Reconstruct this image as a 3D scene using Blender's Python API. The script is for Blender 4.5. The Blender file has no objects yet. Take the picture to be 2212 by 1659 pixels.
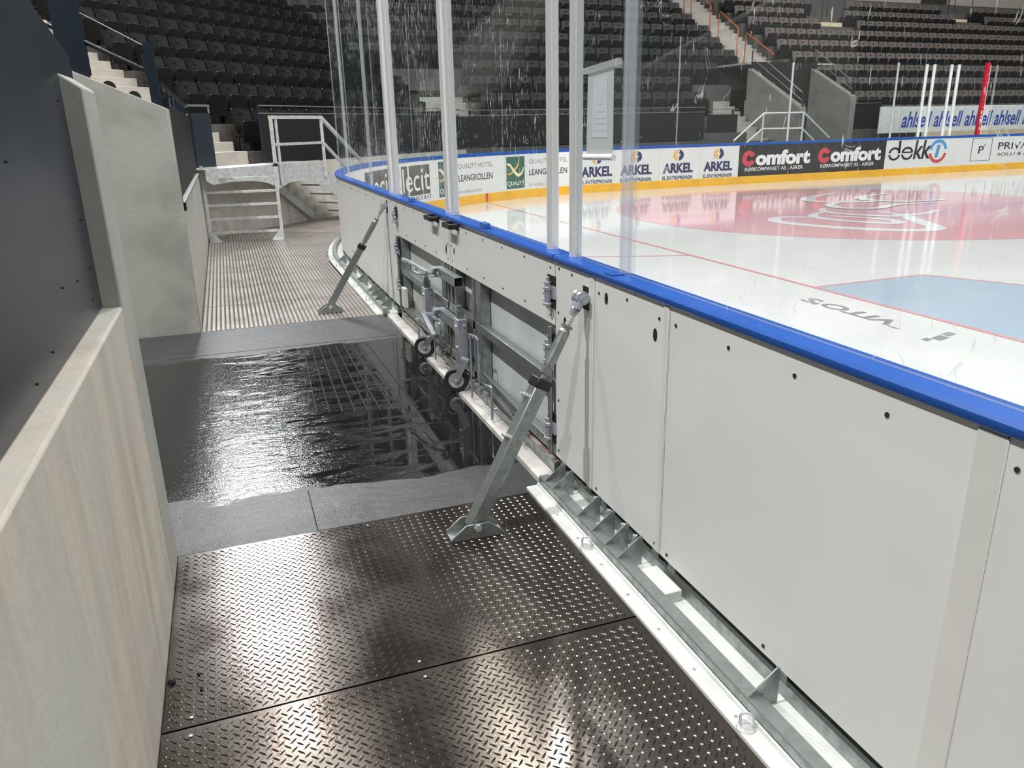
import bpy, bmesh, math, random
from mathutils import Vector, Matrix, noise as mnoise
random.seed(4)
SC = bpy.context.scene
COL = SC.collection
R = math.radians

# ---------------------------------------------------------------- camera
CAMH = 1.65
def cam_axes():
    p, y, r = R(18.458), R(19.461), R(-1.267)
    f = Vector((math.sin(y)*math.cos(p), math.cos(y)*math.cos(p), -math.sin(p)))
    rt = Vector((math.cos(y), -math.sin(y), 0)); up = rt.cross(f)
    return math.cos(r)*rt + math.sin(r)*up, -math.sin(r)*rt + math.cos(r)*up, f
RT, UP, FW = cam_axes()
cd = bpy.data.cameras.new('camera'); cam = bpy.data.objects.new('camera', cd); COL.objects.link(cam)
cd.sensor_fit = 'HORIZONTAL'; cd.sensor_width = 36.0; cd.lens = 1668.54/2212*36.0
cd.clip_start = 0.05; cd.clip_end = 300
M = Matrix((RT, UP, -FW)).transposed().to_4x4(); M.translation = Vector((0, 0, CAMH)); cam.matrix_world = M
SC.camera = cam
def seen(p, mx=60, my=60):
    v = Vector(p) - Vector((0, 0, CAMH)); d = v.dot(FW)
    if d < .1: return False
    x = 1106 + 1668.54*v.dot(RT)/d; y = 829.5 - 1668.54*v.dot(UP)/d
    return -mx < x < 2212+mx and -my < y < 1659+my

# ---------------------------------------------------------------- world, lamps, exposure
SC.view_settings.view_transform = 'Standard'; SC.view_settings.look = 'None'
SC.view_settings.gamma = 1.0; SC.view_settings.exposure = 0.0
SC.cycles.transparent_max_bounces = 32
W = bpy.data.worlds.new('arena_air'); SC.world = W; W.use_nodes = True
W.node_tree.nodes['Background'].inputs[0].default_value = (.95, .97, 1.0, 1)
W.node_tree.nodes['Background'].inputs[1].default_value = .11
def lamp(x, y, z, power, size=.45, color=(1, .985, .962), sy=None, aim=None):
    l = bpy.data.lights.new('flood_and_fill_light', 'AREA'); l.energy = power; l.color = color
    l.shape = 'RECTANGLE' if sy else 'DISK'; l.size = size
    if sy: l.size_y = sy
    o = bpy.data.objects.new('flood_and_fill_light', l); COL.objects.link(o); o.location = (x, y, z)
    if aim:
        o.rotation_euler = (Vector(aim)-Vector((x, y, z))).to_track_quat('-Z', 'Y').to_euler()
    return o
# rows of floodlights hung under the arena roof, along the length of the rink and above the end stand
for lx in (6.0, 12.0, 18.0, 24.0, 30.0):
    for ly in (-6.0, 0.5, 7.0, 13.5):
        lamp(lx, ly, 13.0, 420 if ly < -1 else 315, aim=(lx+1.0, ly, 0))
lamp(-5.6, 2.2, 13.0, 1650, size=.28, aim=(1, 3.5, 0))
lamp(1.2, 6.0, 13.0, 520, aim=(1, 9, 0))  # added fill lamp, brightens the dim corner wall and stair
lamp(-5.6, 10.5, 13.0, 420, size=.4, aim=(0, 9, 0))
lamp(-5.6, -5.0, 13.0, 950, size=.4, aim=(0, 0, 0))
# linear luminaires running lengthwise above the end corridor
lamp(.05, 14.5, 13.0, 620, size=.22, sy=8.0, color=(1, .95, .88))
lamp(-.45, 27.0, 13.0, 1200, size=2.4, sy=.9, color=(.97, .98, 1), aim=(-.4, 14, 0))
lamp(-.3, 21.5, 13.0, 420, size=1.6, sy=.6, color=(.97, .98, 1), aim=(-.2, 10, 0))
lamp(5.0, 15.5, 13.0, 330, size=.28, sy=5.0, color=(1, .94, .84))
for lx in (19.0, 26.0, 34.0):  # added fill lamps that lift the poorly lit far seats
    lamp(lx, 18.0, 13.5, 620, aim=(lx+1, 25, 4))

# ---------------------------------------------------------------- materials
class NT:
    def __init__(s, name):
        s.m = bpy.data.materials.new(name); s.m.use_nodes = True
        s.t = s.m.node_tree; s.t.nodes.clear()
        s.out = s.n('ShaderNodeOutputMaterial')
    def n(s, t, **kw):
        nd = s.t.nodes.new(t)
        for k, v in kw.items(): setattr(nd, k, v)
        return nd
    def l(s, a, b): s.t.links.new(a, b)
    def put(s, sock, v):
        if isinstance(v, (int, float)): sock.default_value = v
        elif isinstance(v, (tuple, list)): sock.default_value = (*v, 1) if len(v) == 3 and sock.type == 'RGBA' else v
        else: s.l(v, sock)
    def coord(s, scale=(1, 1, 1), rot=(0, 0, 0), loc=(0, 0, 0)):
        tc = s.n('ShaderNodeTexCoord'); mp = s.n('ShaderNodeMapping')
        s.l(tc.outputs['Object'], mp.inputs[0])
        mp.inputs['Scale'].default_value = scale; mp.inputs['Rotation'].default_value = rot; mp.inputs['Location'].default_value = loc
        return mp.outputs[0]
    def noise(s, vec, scale, detail=4, rough=.55, dist=0):
        nd = s.n('ShaderNodeTexNoise'); s.l(vec, nd.inputs['Vector'])
        nd.inputs['Scale'].default_value = scale; nd.inputs['Detail'].default_value = detail
        nd.inputs['Roughness'].default_value = rough; nd.inputs['Distortion'].default_value = dist
        return nd.outputs['Fac']
    def mth(s, op, a, b=0.0, c=0.0):
        nd = s.n('ShaderNodeMath', operation=op)
        s.put(nd.inputs[0], a); s.put(nd.inputs[1], b); s.put(nd.inputs[2], c)
        return nd.outputs[0]
    def ramp(s, v, lo, hi, a=0.0, b=1.0):
        nd = s.n('ShaderNodeMapRange', interpolation_type='SMOOTHSTEP')
        s.put(nd.inputs[0], v); nd.inputs[1].default_value = lo; nd.inputs[2].default_value = hi
        nd.inputs[3].default_value = a; nd.inputs[4].default_value = b
        return nd.outputs[0]
    def mix(s, f, a, b):
        nd = s.n('ShaderNodeMix', data_type='RGBA')
        s.put(nd.inputs[0], f); s.put(nd.inputs[6], a); s.put(nd.inputs[7], b)
        return nd.outputs[2]
    def bump(s, h, strength=.3, dist=.01):
        nd = s.n('ShaderNodeBump'); nd.inputs['Strength'].default_value = strength; nd.inputs['Distance'].default_value = dist
        s.l(h, nd.inputs['Height']); return nd.outputs[0]
    def bsdf(s, col, rough, metal=0.0, ior=1.5, normal=None, coat=0.0, spec=.5, link=True):
        b = s.n('ShaderNodeBsdfPrincipled')
        s.put(b.inputs['Base Color'], col); s.put(b.inputs['Roughness'], rough); s.put(b.inputs['Metallic'], metal)
        b.inputs['IOR'].default_value = ior; b.inputs['Coat Weight'].default_value = coat
        b.inputs['Specular IOR Level'].default_value = spec
        if normal is not None: s.l(normal, b.inputs['Normal'])
        if link: s.l(b.outputs[0], s.out.inputs[0])
        return b.outputs[0]
    def mixs(s, f, a, b):
        nd = s.n('ShaderNodeMixShader'); s.put(nd.inputs[0], f); s.l(a, nd.inputs[1]); s.l(b, nd.inputs[2]); return nd.outputs[0]

def plain(name, c1, rough=.5, metal=0.0, c2=None, scale=8.0, lo=.35, hi=.65, bump=0.0, bscale=60.0, stretch=(1, 1, 1), rvar=0.0, spec=.5):
    t = NT(name); v = t.coord(stretch)
    f = t.noise(v, scale)
    col = t.mix(t.ramp(f, lo, hi), c1, c2 if c2 else tuple(x*.9 for x in c1))
    r = rough if not rvar else t.ramp(f, .3, .7, rough-rvar, rough+rvar)
    nm = t.bump(t.noise(v, bscale, 3), bump) if bump else None
    t.bsdf(col, r, metal, normal=nm, spec=spec)
    return t.m
galv = plain('galvanised_steel', (.37, .40, .39), .38, .8, (.26, .285, .28), 26, .3, .7, .04, 90, rvar=.08)
zinc = plain('zinc_plated_steel', (.52, .55, .60), .32, .6, (.40, .43, .49), 14)
bolt_m = plain('bright_bolt_steel', (.72, .73, .74), .3, .55, (.6, .61, .62), 30)
alu = plain('brushed_aluminium', (.86, .87, .87), .26, .5, (.80, .81, .81), 5, stretch=(60, 60, .3))
galv_l = plain('lit_galvanised_steel', (.66, .68, .67), .4, .45, (.52, .54, .535), 14)  # paler copy of galv, light on corner stair and barrier put into colour
hdpe = plain('white_panel_plastic', (.66, .665, .65), .42, 0, (.62, .63, .62), 1.5, .3, .7, .01, 200)
hdpe_seam = plain('white_cover_strip_plastic', (.62, .62, .58), .45, 0, (.58, .585, .55), 2)
hdpe_in = plain('inner_board_plastic', (.60, .64, .62), .35, 0, (.5, .54, .53), 3, stretch=(1, 1, .4))
strip_m = plain('white_edge_plastic', (.60, .625, .605), .35, 0, (.50, .515, .49), 6, .45, .75)
curb_m = plain('icy_white_curb', (.52, .515, .49), .5, 0, (.36, .35, .32), 7, .35, .7, .15, 40)
blue_m = plain('blue_cap_plastic', (.010, .075, .33), .30, 0, (.014, .085, .37), 2)
black_m = plain('black_plastic', (.012, .012, .013), .4)
rub_m = plain('tyre_rubber', (.012, .011, .011), .6, 0, (.02, .018, .018), 10)
hole_m = plain('dark_recess', (.006, .006, .006), .8)
seat_m = plain('black_seat_plastic', (.0065, .0065, .0067), .5, 0, (.008, .0078, .0078), 3, bump=.05, bscale=400, spec=.22)
seat2_m = plain('lit_seat_plastic', (.105, .086, .081), .5, 0, (.125, .102, .096), 1.5, spec=.3)  # paler seat plastic, light and glass tint on far backrests put into colour
seat3_m = plain('charcoal_seat_plastic', (.016, .015, .015), .5, 0, (.02, .019, .018), 1.5, spec=.3)
plate_m = plain('seat_number_plate', (.006, .006, .006), .5)
navy = plain('navy_steel', (.015, .022, .031), .33, 0, (.019, .026, .036), 2)
navy_post = plain('navy_post_steel', (.006, .013, .023), .35)
dark_panel = plain('dark_fence_panel', (.009, .009, .009), .55, 0, (.012, .012, .012), 30, spec=.3)
yellow_m = plain('yellow_kick_plastic', (.78, .42, .03), .4, 0, (.70, .36, .03), 2)
orange_m = plain('orange_handrail_paint', (.55, .12, .035), .4)
red_m = plain('red_paint', (.55, .01, .03), .4)
white_paint = plain('white_painted_steel', (.75, .76, .75), .35)
ink_m = plain('black_print', (.018, .018, .02), .5)
inkblue_m = plain('dark_blue_print', (.03, .03, .10), .5)
ahl_m = plain('blue_print', (.03, .07, .42), .5)
white_ink = plain('white_print', (.74, .74, .73), .5)
red_ink = plain('red_print', (.55, .06, .08), .5)
green_ink = plain('green_print', (.05, .13, .10), .5)
grey_ink = plain('grey_print', (.25, .25, .26), .5)
gold_ink = plain('gold_print', (.72, .45, .14), .5)
cream_ink = plain('cream_print', (.80, .72, .48), .5)
sky_ink = plain('light_blue_print', (.06, .28, .55), .5)
decit_m = plain('charcoal_print', (.09, .085, .08), .5, 0, (.13, .12, .11), 4)
advblack = plain('black_advert_print', (.022, .022, .022), .42, 0, (.04, .038, .036), 6)
wood_m = plain('pale_wood', (.70, .58, .40), .5, 0, (.6, .48, .32), 3, stretch=(1, 12, 12))
brown_floor = plain('brown_floor', (.20, .175, .16), .45, 0, (.26, .23, .21), 2)
wall_paint = plain('beige_wall_paint', (.42, .38, .34), .6)
door_m = plain('dark_doorway', (.03, .028, .026), .5)

def concrete(name, c1, c2, c3, streak=False, sc=1.4):
    t = NT(name); v = t.coord(); vs = t.coord((3.5, 3.5, .35)) if streak else t.coord((1, 1, 1))
    a = t.ramp(t.noise(vs, 2.0 if streak else sc, 5, .6, .4), .36, .66)
    b = t.ramp(t.noise(v, sc*.8, 3), .42, .68)
    c = t.mix(b, t.mix(a, c1, c2), c3)
    f = t.noise(v, 45, 5, .6)
    c = t.mix(t.ramp(f, .35, .75, 0, .3), c, tuple(x*.72 for x in c1))
    t.bsdf(c, .75, normal=t.bump(f, .25, .004), spec=.3)
    return t.m
conc_wall = concrete('streaked_concrete', (.58, .52, .455), (.46, .412, .36), (.50, .50, .455), True)
conc_pale = concrete('pale_concrete', (.44, .44, .405), (.35, .35, .32), (.39, .38, .355))
conc_front = concrete('stand_front_concrete', (.62, .585, .53), (.47, .44, .40), (.56, .55, .51), True)  # colour raised to offset the shade on the corner wall
conc_grey = concrete('grey_concrete', (.36, .36, .33), (.28, .282, .257), (.39, .39, .355), False, 2.2)
conc_vom = concrete('brown_grey_concrete', (.26, .24, .225), (.20, .185, .172), (.25, .255, .23), False, 2.2)
conc_step = concrete('step_concrete', (.45, .415, .375), (.37, .34, .305), (.42, .405, .375), False, 3)
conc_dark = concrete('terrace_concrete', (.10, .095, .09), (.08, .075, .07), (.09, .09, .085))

def tread_mat(name, c1, c2, rough, metal=.9):
    t = NT(name); v = t.coord(); f = t.noise(v, 3.0, 4); g = t.noise(v, 70, 3)
    t.bsdf(t.mix(t.ramp(f, .35, .68), c1, c2), t.ramp(f, .3, .7, rough-.05, rough+.07), metal, normal=t.bump(g, .10, .002))
    return t.m
tread_m = tread_mat('worn_tread_steel', (.105, .090, .081), (.080, .074, .067), .17)
rib_m = tread_mat('ribbed_aluminium', (.46, .43, .40), (.39, .365, .34), .30, .6)

def mat_mat():
    t = NT('wet_black_rubber'); v = t.coord()
    tc = t.n('ShaderNodeTexCoord'); sp = t.n('ShaderNodeSeparateXYZ'); t.l(tc.outputs['Object'], sp.inputs[0])
    y = sp.outputs[1]; x = sp.outputs[0]
    n1 = t.noise(t.coord((.55, 1, 1)), 3.2, 4, .5); n2 = t.noise(v, 4.0, 3); n3 = t.noise(t.coord((.5, 1.6, 1), loc=(3, 1, 0)), 5.0, 6, .65); fine = t.noise(v, 150, 2)
    ye = t.mth('ADD', y, t.mth('MULTIPLY', t.mth('SUBTRACT', n1, .5), .75))
    near = t.ramp(ye, 3.50, 3.53); far = t.ramp(t.mth('ADD', y, t.mth('MULTIPLY', t.mth('SUBTRACT', n2, .5), .25)), 6.15, 6.22, 1, 0)
    wet = t.mth('MULTIPLY', near, far)
    # pools of standing water towards the gate, a film with a broken sheen towards the left
    pool = t.ramp(t.mth('ADD', n3, t.mth('MULTIPLY', x, .22)), .52, .66)
    rough_wet = t.mth('ADD', t.mth('MULTIPLY', t.mth('SUBTRACT', 1.0, pool), .07), .03)
    rough = t.mth('ADD', t.mth('MULTIPLY', wet, rough_wet), t.mth('MULTIPLY', t.mth('SUBTRACT', 1.0, wet), .40))
    col = t.mix(wet, t.mix(t.ramp(n3, .35, .7), (.040, .041, .045), (.028, .029, .032)), (.009, .010, .010))
    rip = t.noise(t.coord((.45, 1, 1)), 26, 4, .65)
    h = t.mth('MULTIPLY', t.mth('ADD', t.mth('MULTIPLY', fine, .35), rip), t.mth('SUBTRACT', 1.0, t.mth('MULTIPLY', wet, t.mth('ADD', t.mth('MULTIPLY', pool, .75), .25))))
    t.bsdf(col, rough, 0, ior=1.45, normal=t.bump(h, .5, .006), spec=.6)
    return t.m
mat_m = mat_mat()

def ice_mat(name, c1, c2):
    t = NT(name); v = t.coord(); f = t.noise(v, .9, 6, .6); sc = t.noise(t.coord((1, 1, 1)), 2.2, 2, .5, 1.5)
    line = t.mth('MULTIPLY', t.ramp(t.mth('ABSOLUTE', t.mth('SUBTRACT', sc, .5)), .0, .0035, 1, 0), t.ramp(t.noise(v, 1.7, 2), .56, .66))
    c = t.mix(t.ramp(f, .35, .65), c1, c2)
    c = t.mix(t.mth('MULTIPLY', line, .35), c, (.25, .26, .27))
    t.bsdf(c, t.ramp(f, .3, .7, .055, .12), 0, ior=1.36, normal=t.bump(t.noise(v, 14, 3), .02, .003))
    return t.m
ice_m = ice_mat('resurfaced_ice', (.61, .61, .61), (.57, .575, .575))
ice_red = ice_mat('red_painted_ice', (.64, .37, .40), (.60, .34, .37))
ice_blue = ice_mat('blue_painted_ice', (.36, .44, .52), (.34, .42, .50))
ice_line = ice_mat('red_line_ice', (.62, .30, .33), (.58, .27, .30))
ice_text = ice_mat('grey_text_ice', (.22, .23, .23), (.30, .31, .31))
ice_logo = ice_mat('white_logo_ice', (.72, .72, .72), (.68, .68, .68))

def glass_mat(name, spec_th=.68, curl_th=.62, amount=.55, tint=(.93, .95, .95)):
    t = NT(name); v = t.coord(); vs = t.coord((1, 1, .22))
    tr = t.n('ShaderNodeBsdfTransparent'); tr.inputs[0].default_value = (*tint, 1)
    gl = t.n('ShaderNodeBsdfGlossy'); gl.inputs[0].default_value = (1, 1, 1, 1); gl.inputs['Roughness'].default_value = .02
    fr = t.n('ShaderNodeFresnel'); fr.inputs[0].default_value = 1.45
    base = t.mixs(t.mth('MULTIPLY', fr.outputs[0], .07), tr.outputs[0], gl.outputs[0])
    sp = t.ramp(t.noise(vs, 55, 2), spec_th, spec_th+.06)
    wisp = t.ramp(t.noise(v, 1.3, 3), .36, .55)
    curl = t.noise(v, 7.0, 1.5, .5, 1.2)
    curl = t.mth('MULTIPLY', t.ramp(t.mth('ABSOLUTE', t.mth('SUBTRACT', curl, .5)), 0, .012, 1, 0), t.ramp(t.noise(v, 9.0, 2), curl_th, curl_th+.05))
    mask = t.mth('MULTIPLY', t.mth('MAXIMUM', t.mth('MULTIPLY', sp, wisp), curl), amount)
    haze = t.mth('MAXIMUM', mask, .0025)
    df = t.n('ShaderNodeBsdfDiffuse'); df.inputs[0].default_value = (.8, .82, .82, 1)
    t.l(t.mixs(haze, base, df.outputs[0]), t.out.inputs[0])
    return t.m
glass_m = glass_mat('scuffed_rink_glass', .70, .60, .55)
glass_gate = glass_mat('speckled_gate_glass', .635, .62, .45)
glass_speck = glass_mat('speckled_rink_glass', .595, .64, .42)
glass_far = glass_mat('far_rink_glass', .74, .7, .3)
def acrylic(name, a, col, rough=.08):
    t = NT(name)
    tr = t.n('ShaderNodeBsdfTransparent'); tr.inputs[0].default_value = (.965, .972, .98, 1)
    b = t.bsdf(col, rough, 0, link=False)
    t.l(t.mixs(a, tr.outputs[0], b), t.out.inputs[0]); return t.m
edge_m = acrylic('glass_edge', .22, (.60, .625, .655))
acry_m = acrylic('clear_acrylic', .10, (.66, .67, .69))
frost_m = acrylic('frosted_sheet', .82, (.50, .55, .54), .4)
hold_m = acrylic('clear_holder', .35, (.60, .62, .63))
frost3_m = acrylic('faint_white_print', .4, (.74, .78, .80), .4)
frost2_m = acrylic('pale_print_sheet', .75, (.62, .67, .72), .4)

# ---------------------------------------------------------------- mesh helpers
ORG = {}
def link(name, data, parent=None):
    o = bpy.data.objects.new(name, data); COL.objects.link(o)
    if parent: o.parent = parent
    return o
def tag(o, label=None, cat=None, group=None, kind=None):
    if label: o['label'] = label
    if cat: o['category'] = cat
    if group: o['group'] = group
    if kind: o['kind'] = kind
    return o
def thing(name, label, cat, loc, group=None):
    o = link(name, None); o.location = loc; o.empty_display_size = .1; ORG[o.name] = Vector(loc)
    return tag(o, label, cat, group)
def V(*a): return Vector(a)
class MB:
    def __init__(s): s.v = []; s.f = []; s.mi = []
    def add(s, vs, fs, mi=0):
        b = len(s.v); s.v += [tuple(x) for x in vs]; s.f += [tuple(i+b for i in f) for f in fs]; s.mi += [mi]*len(fs); return s
    def para(s, o, a, b, c, mi=0):
        o, a, b, c = map(Vector, (o, a, b, c))
        return s.add([o, o+a, o+a+b, o+b, o+c, o+a+c, o+a+b+c, o+b+c], [(0, 3, 2, 1), (4, 5, 6, 7), (0, 1, 5, 4), (1, 2, 6, 5), (2, 3, 7, 6), (3, 0, 4, 7)], mi)
    def box(s, x0, x1, y0, y1, z0, z1, mi=0):
        return s.para((x0, y0, z0), (x1-x0, 0, 0), (0, y1-y0, 0), (0, 0, z1-z0), mi)
    def bar(s, p0, p1, w, h, up=(0, 0, 1), mi=0):
        p0, p1 = Vector(p0), Vector(p1); d = p1-p0; up = Vector(up)
        if abs(d.normalized().dot(up)) > .97: up = Vector((1, 0, 0))
        sd = d.cross(up).normalized(); u2 = sd.cross(d).normalized()
        return s.para(p0-sd*w/2-u2*h/2, sd*w, u2*h, d, mi)
    def cyl(s, p0, p1, r0, r1=None, n=14, mi=0, caps=True):
        p0, p1 = Vector(p0), Vector(p1); r1 = r0 if r1 is None else r1
        d = (p1-p0).normalized(); a = d.cross(Vector((0, 0, 1)) if abs(d.z) < .9 else Vector((1, 0, 0))).normalized(); b = d.cross(a)
        vs = [p+(a*math.cos(2*math.pi*i/n)+b*math.sin(2*math.pi*i/n))*r for p, r in ((p0, r0), (p1, r1)) for i in range(n)]
        fs = [(i, (i+1) % n, n+(i+1) % n, n+i) for i in range(n)]
        if caps: fs += [tuple(range(n))[::-1], tuple(range(n, 2*n))]
        return s.add(vs, fs, mi)
    def tube(s, pts, r, n=8, closed=False, mi=0):
        pts = [Vector(p) for p in pts]; k = len(pts); vs = []; pa = None
        for i, p in enumerate(pts):
            t = (pts[(i+1) % k]-pts[i-1]) if closed or 0 < i < k-1 else (pts[1]-pts[0] if i == 0 else pts[-1]-pts[-2])
            t.normalize()
            if pa is None: pa = t.cross(Vector((0, 0, 1)) if abs(t.z) < .9 else Vector((1, 0, 0))).normalized()
            pa = (pa-t*pa.dot(t)).normalized(); b = t.cross(pa)
            vs += [p+(pa*math.cos(2*math.pi*j/n)+b*math.sin(2*math.pi*j/n))*r for j in range(n)]
        fs = []
        for i in range(k if closed else k-1):
            for j in range(n):
                fs.append((i*n+j, i*n+(j+1) % n, ((i+1) % k)*n+(j+1) % n, ((i+1) % k)*n+j))
        if not closed: fs += [tuple(range(n))[::-1], tuple(range((k-1)*n, k*n))]
        return s.add(vs, fs, mi)
    def prism(s, pts, vec, mi=0):
        pts = [Vector(p) for p in pts]; vec = Vector(vec); n = len(pts)
        return s.add(pts+[p+vec for p in pts], [tuple(range(n))[::-1], tuple(range(n, 2*n))]+[(i, (i+1) % n, n+(i+1) % n, n+i) for i in range(n)], mi)
    def lathe(s, prof, c, axis, n=28, mi=0, caps=True):
        c = Vector(c); ax = Vector(axis).normalized(); a = ax.cross(Vector((0, 0, 1)) if abs(ax.z) < .9 else Vector((1, 0, 0))).normalized(); b = ax.cross(a)
        vs = []; k = len(prof)
        for r, h in prof: vs += [c+ax*h+(a*math.cos(2*math.pi*i/n)+b*math.sin(2*math.pi*i/n))*r for i in range(n)]
        fs = [(i*n+j, i*n+(j+1) % n, (i+1)*n+(j+1) % n, (i+1)*n+j) for i in range(k-1) for j in range(n)]
        if caps and prof[0][0] > 1e-5: fs.append(tuple(range(n))[::-1])
        if caps and prof[-1][0] > 1e-5: fs.append(tuple(range((k-1)*n, k*n)))
        return s.add(vs, fs, mi)
    def sweep(s, prof, frames, mi=0):
        # prof: (a, b) pairs closed; frames: (origin, axis_a, axis_b)
        n = len(prof); vs = []
        for o, a, b in frames: vs += [Vector(o)+Vector(a)*pa+Vector(b)*pb for pa, pb in prof]
        k = len(frames)
        fs = [(i*n+j, i*n+(j+1) % n, (i+1)*n+(j+1) % n, (i+1)*n+j) for i in range(k-1) for j in range(n)]
        fs += [tuple(range(n))[::-1], tuple(range((k-1)*n, k*n))]
        return s.add(vs, fs, mi)
    def build(s, name, mats, parent=None, bevel=0.0, smooth=True, at=None, recalc=True, seg=2):
        if not isinstance(mats, (list, tuple)): mats = [mats]
        if parent is not None: o0 = ORG[parent.name]
        elif at is not None: o0 = Vector(at)
        else:
            xs = [v[0] for v in s.v]; ys = [v[1] for v in s.v]; zs = [v[2] for v in s.v]
            o0 = Vector(((min(xs)+max(xs))/2, (min(ys)+max(ys))/2, min(zs)))
        me = bpy.data.meshes.new(name)
        me.from_pydata([(v[0]-o0.x, v[1]-o0.y, v[2]-o0.z) for v in s.v], [], s.f)
        for m in mats: me.materials.append(m)
        me.polygons.foreach_set('material_index', s.mi)
        if recalc:
            bm = bmesh.new(); bm.from_mesh(me); bmesh.ops.recalc_face_normals(bm, faces=bm.faces); bm.to_mesh(me); bm.free()
        if smooth:
            me.shade_smooth(); me.set_sharp_from_angle(angle=R(35))
        o = link(name, me, parent); ORG[o.name] = o0
        if parent is None: o.location = o0
        if bevel:
            md = o.modifiers.new('edge', 'BEVEL'); md.width = bevel; md.segments = seg; md.limit_method = 'ANGLE'; md.angle_limit = R(40)
        return o
def kids(o): return [c for c in KIDS.get(o.name, [])]
KIDS = {}
def index_kids():
    KIDS.clear()
    for o in COL.objects:
        if o.parent: KIDS.setdefault(o.parent.name, []).append(o)
def dup(root, loc, rotz, label=None, group=None):
    r = root.copy(); COL.objects.link(r); r.location = loc; r.rotation_euler = (0, 0, rotz)
    if label: r['label'] = label
    if group: r['group'] = group
    def rec(src, dst):
        for c in kids(src):
            d = c.copy(); COL.objects.link(d); d.parent = dst; rec(c, d)
    rec(root, r)
    return r
ORD = ['', 'first', 'second', 'third', 'fourth', 'fifth', 'sixth', 'seventh', 'eighth', 'ninth', 'tenth', 'eleventh', 'twelfth', 'thirteenth', 'fourteenth', 'fifteenth', 'sixteenth', 'seventeenth', 'eighteenth', 'nineteenth', 'twentieth', 'twenty-first', 'twenty-second', 'twenty-third', 'twenty-fourth', 'twenty-fifth', 'twenty-sixth', 'twenty-seventh', 'twenty-eighth']

# ---------------------------------------------------------------- the places things stand on
BX = 1.46; YC = 10.10; RR = 8.3; XC = BX+RR; SA = YC+RR*math.pi/2
TL = Vector((1, .0254, 0)).normalized()
def path(s):            # inner face of the dasher boards: along the end, round the corner, along the far side
    if s <= YC: return Vector((BX, s, 0)), Vector((0, 1, 0))
    if s <= SA:
        a = (s-YC)/RR
        return Vector((XC-RR*math.cos(a), YC+RR*math.sin(a), 0)), Vector((math.sin(a), math.cos(a), 0))
    return Vector((XC, YC+RR, 0))+TL*(s-SA), TL
def PP(s, off=0.0, z=0.0):   # off > 0: towards the ice
    p, t = path(s); return p+Vector((t.y, -t.x, 0))*off+Vector((0, 0, z))
def srange(a, b, step=.35):
    out = [a]; lo, hi = min(max(YC, a), b), min(max(SA, a), b)
    if hi > lo+1e-6:
        if lo > a: out.append(lo)
        n = max(1, int((hi-lo)/step))
        out += [lo+(hi-lo)*i/n for i in range(1, n+1)]
    if out[-1] < b-1e-6: out.append(b)
    return out
def pframes(a, b, step=.35):
    fr = []
    for s in srange(a, b, step):
        p, t = path(s); fr.append((p, Vector((t.y, -t.x, 0)), Vector((0, 0, 1))))
    return fr
S2 = math.sqrt(.5)
def CS(u, n, z=0.0): return Vector((S2*(u-n), S2*(u+n), z))          # corner stand axes
CU, CN = Vector((S2, S2, 0)), Vector((-S2, S2, 0))
FA = R(86.65)
FU, FN = Vector((math.sin(FA), math.cos(FA), 0)), Vector((-math.cos(FA), math.sin(FA), 0))
def FS(u, n, z=0.0): return FU*u+FN*n+Vector((0, 0, z))              # far stand axes

# text as flat print meshes
TXT = {}
def text_geo(body, bold=0.0, shear=0.0):
    k = (body, bold, shear)
    if k not in TXT:
        c = bpy.data.curves.new('t', 'FONT'); c.body = body; c.offset = bold; c.shear = shear; c.resolution_u = 4
        o = bpy.data.objects.new('t', c); me = bpy.data.meshes.new_from_object(o)
        vs = [v.co.copy() for v in me.vertices]; fs = [tuple(p.vertices) for p in me.polygons]
        bpy.data.objects.remove(o); bpy.data.meshes.remove(me); bpy.data.curves.remove(c)
        x0 = min(v.x for v in vs); x1 = max(v.x for v in vs); y0 = min(v.y for v in vs); y1 = max(v.y for v in vs)
        TXT[k] = ([((v.x-x0)/(x1-x0), (v.y-y0)/(y1-y0)) for v in vs], fs)
    return TXT[k]
def board_shape(mb, vs, fs, s0, s1, z0, z1, off=.004, mi=0):
    mb.add([PP(s0+(s1-s0)*x, off, z0+(z1-z0)*y) for x, y in vs], fs, mi)
def board_text(mb, body, s0, s1, z0, z1, bold=0.0, shear=0.0, mi=0, off=.004):
    vs, fs = text_geo(body, bold, shear); board_shape(mb, vs, fs, s0, s1, z0, z1, off, mi)
def board_rect(mb, s0, s1, z0, z1, off=.002, mi=0):
    ss = srange(s0, s1, .3); n = len(ss)
    mb.add([PP(s, off, z) for z in (z0, z1) for s in ss], [(i, i+1, n+i+1, n+i) for i in range(n-1)], mi)
def disc(n=24, a0=0.0, a1=2*math.pi, r0=0.0):
    vs = []; fs = []
    for i in range(n+1):
        a = a0+(a1-a0)*i/n
        vs += [(.5+.5*math.cos(a), .5+.5*math.sin(a)), (.5+.5*r0*math.cos(a), .5+.5*r0*math.sin(a))]
    for i in range(n): fs.append((2*i, 2*i+2, 2*i+3, 2*i+1))
    return vs, fs
def ribbon(pts, w):
    # pts 2-D, w widths; returns a flat band
    vs = []; n = len(pts)
    for i in range(n):
        a = pts[max(0, i-1)]; b = pts[min(n-1, i+1)]; dx, dy = b[0]-a[0], b[1]-a[1]; l = math.hypot(dx, dy) or 1
        ww = w[i] if isinstance(w, (list, tuple)) else w
        vs += [(pts[i][0]-dy/l*ww/2, pts[i][1]+dx/l*ww/2), (pts[i][0]+dy/l*ww/2, pts[i][1]-dx/l*ww/2)]
    return vs, [(2*i, 2*i+1, 2*i+3, 2*i+2) for i in range(n-1)]
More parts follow.
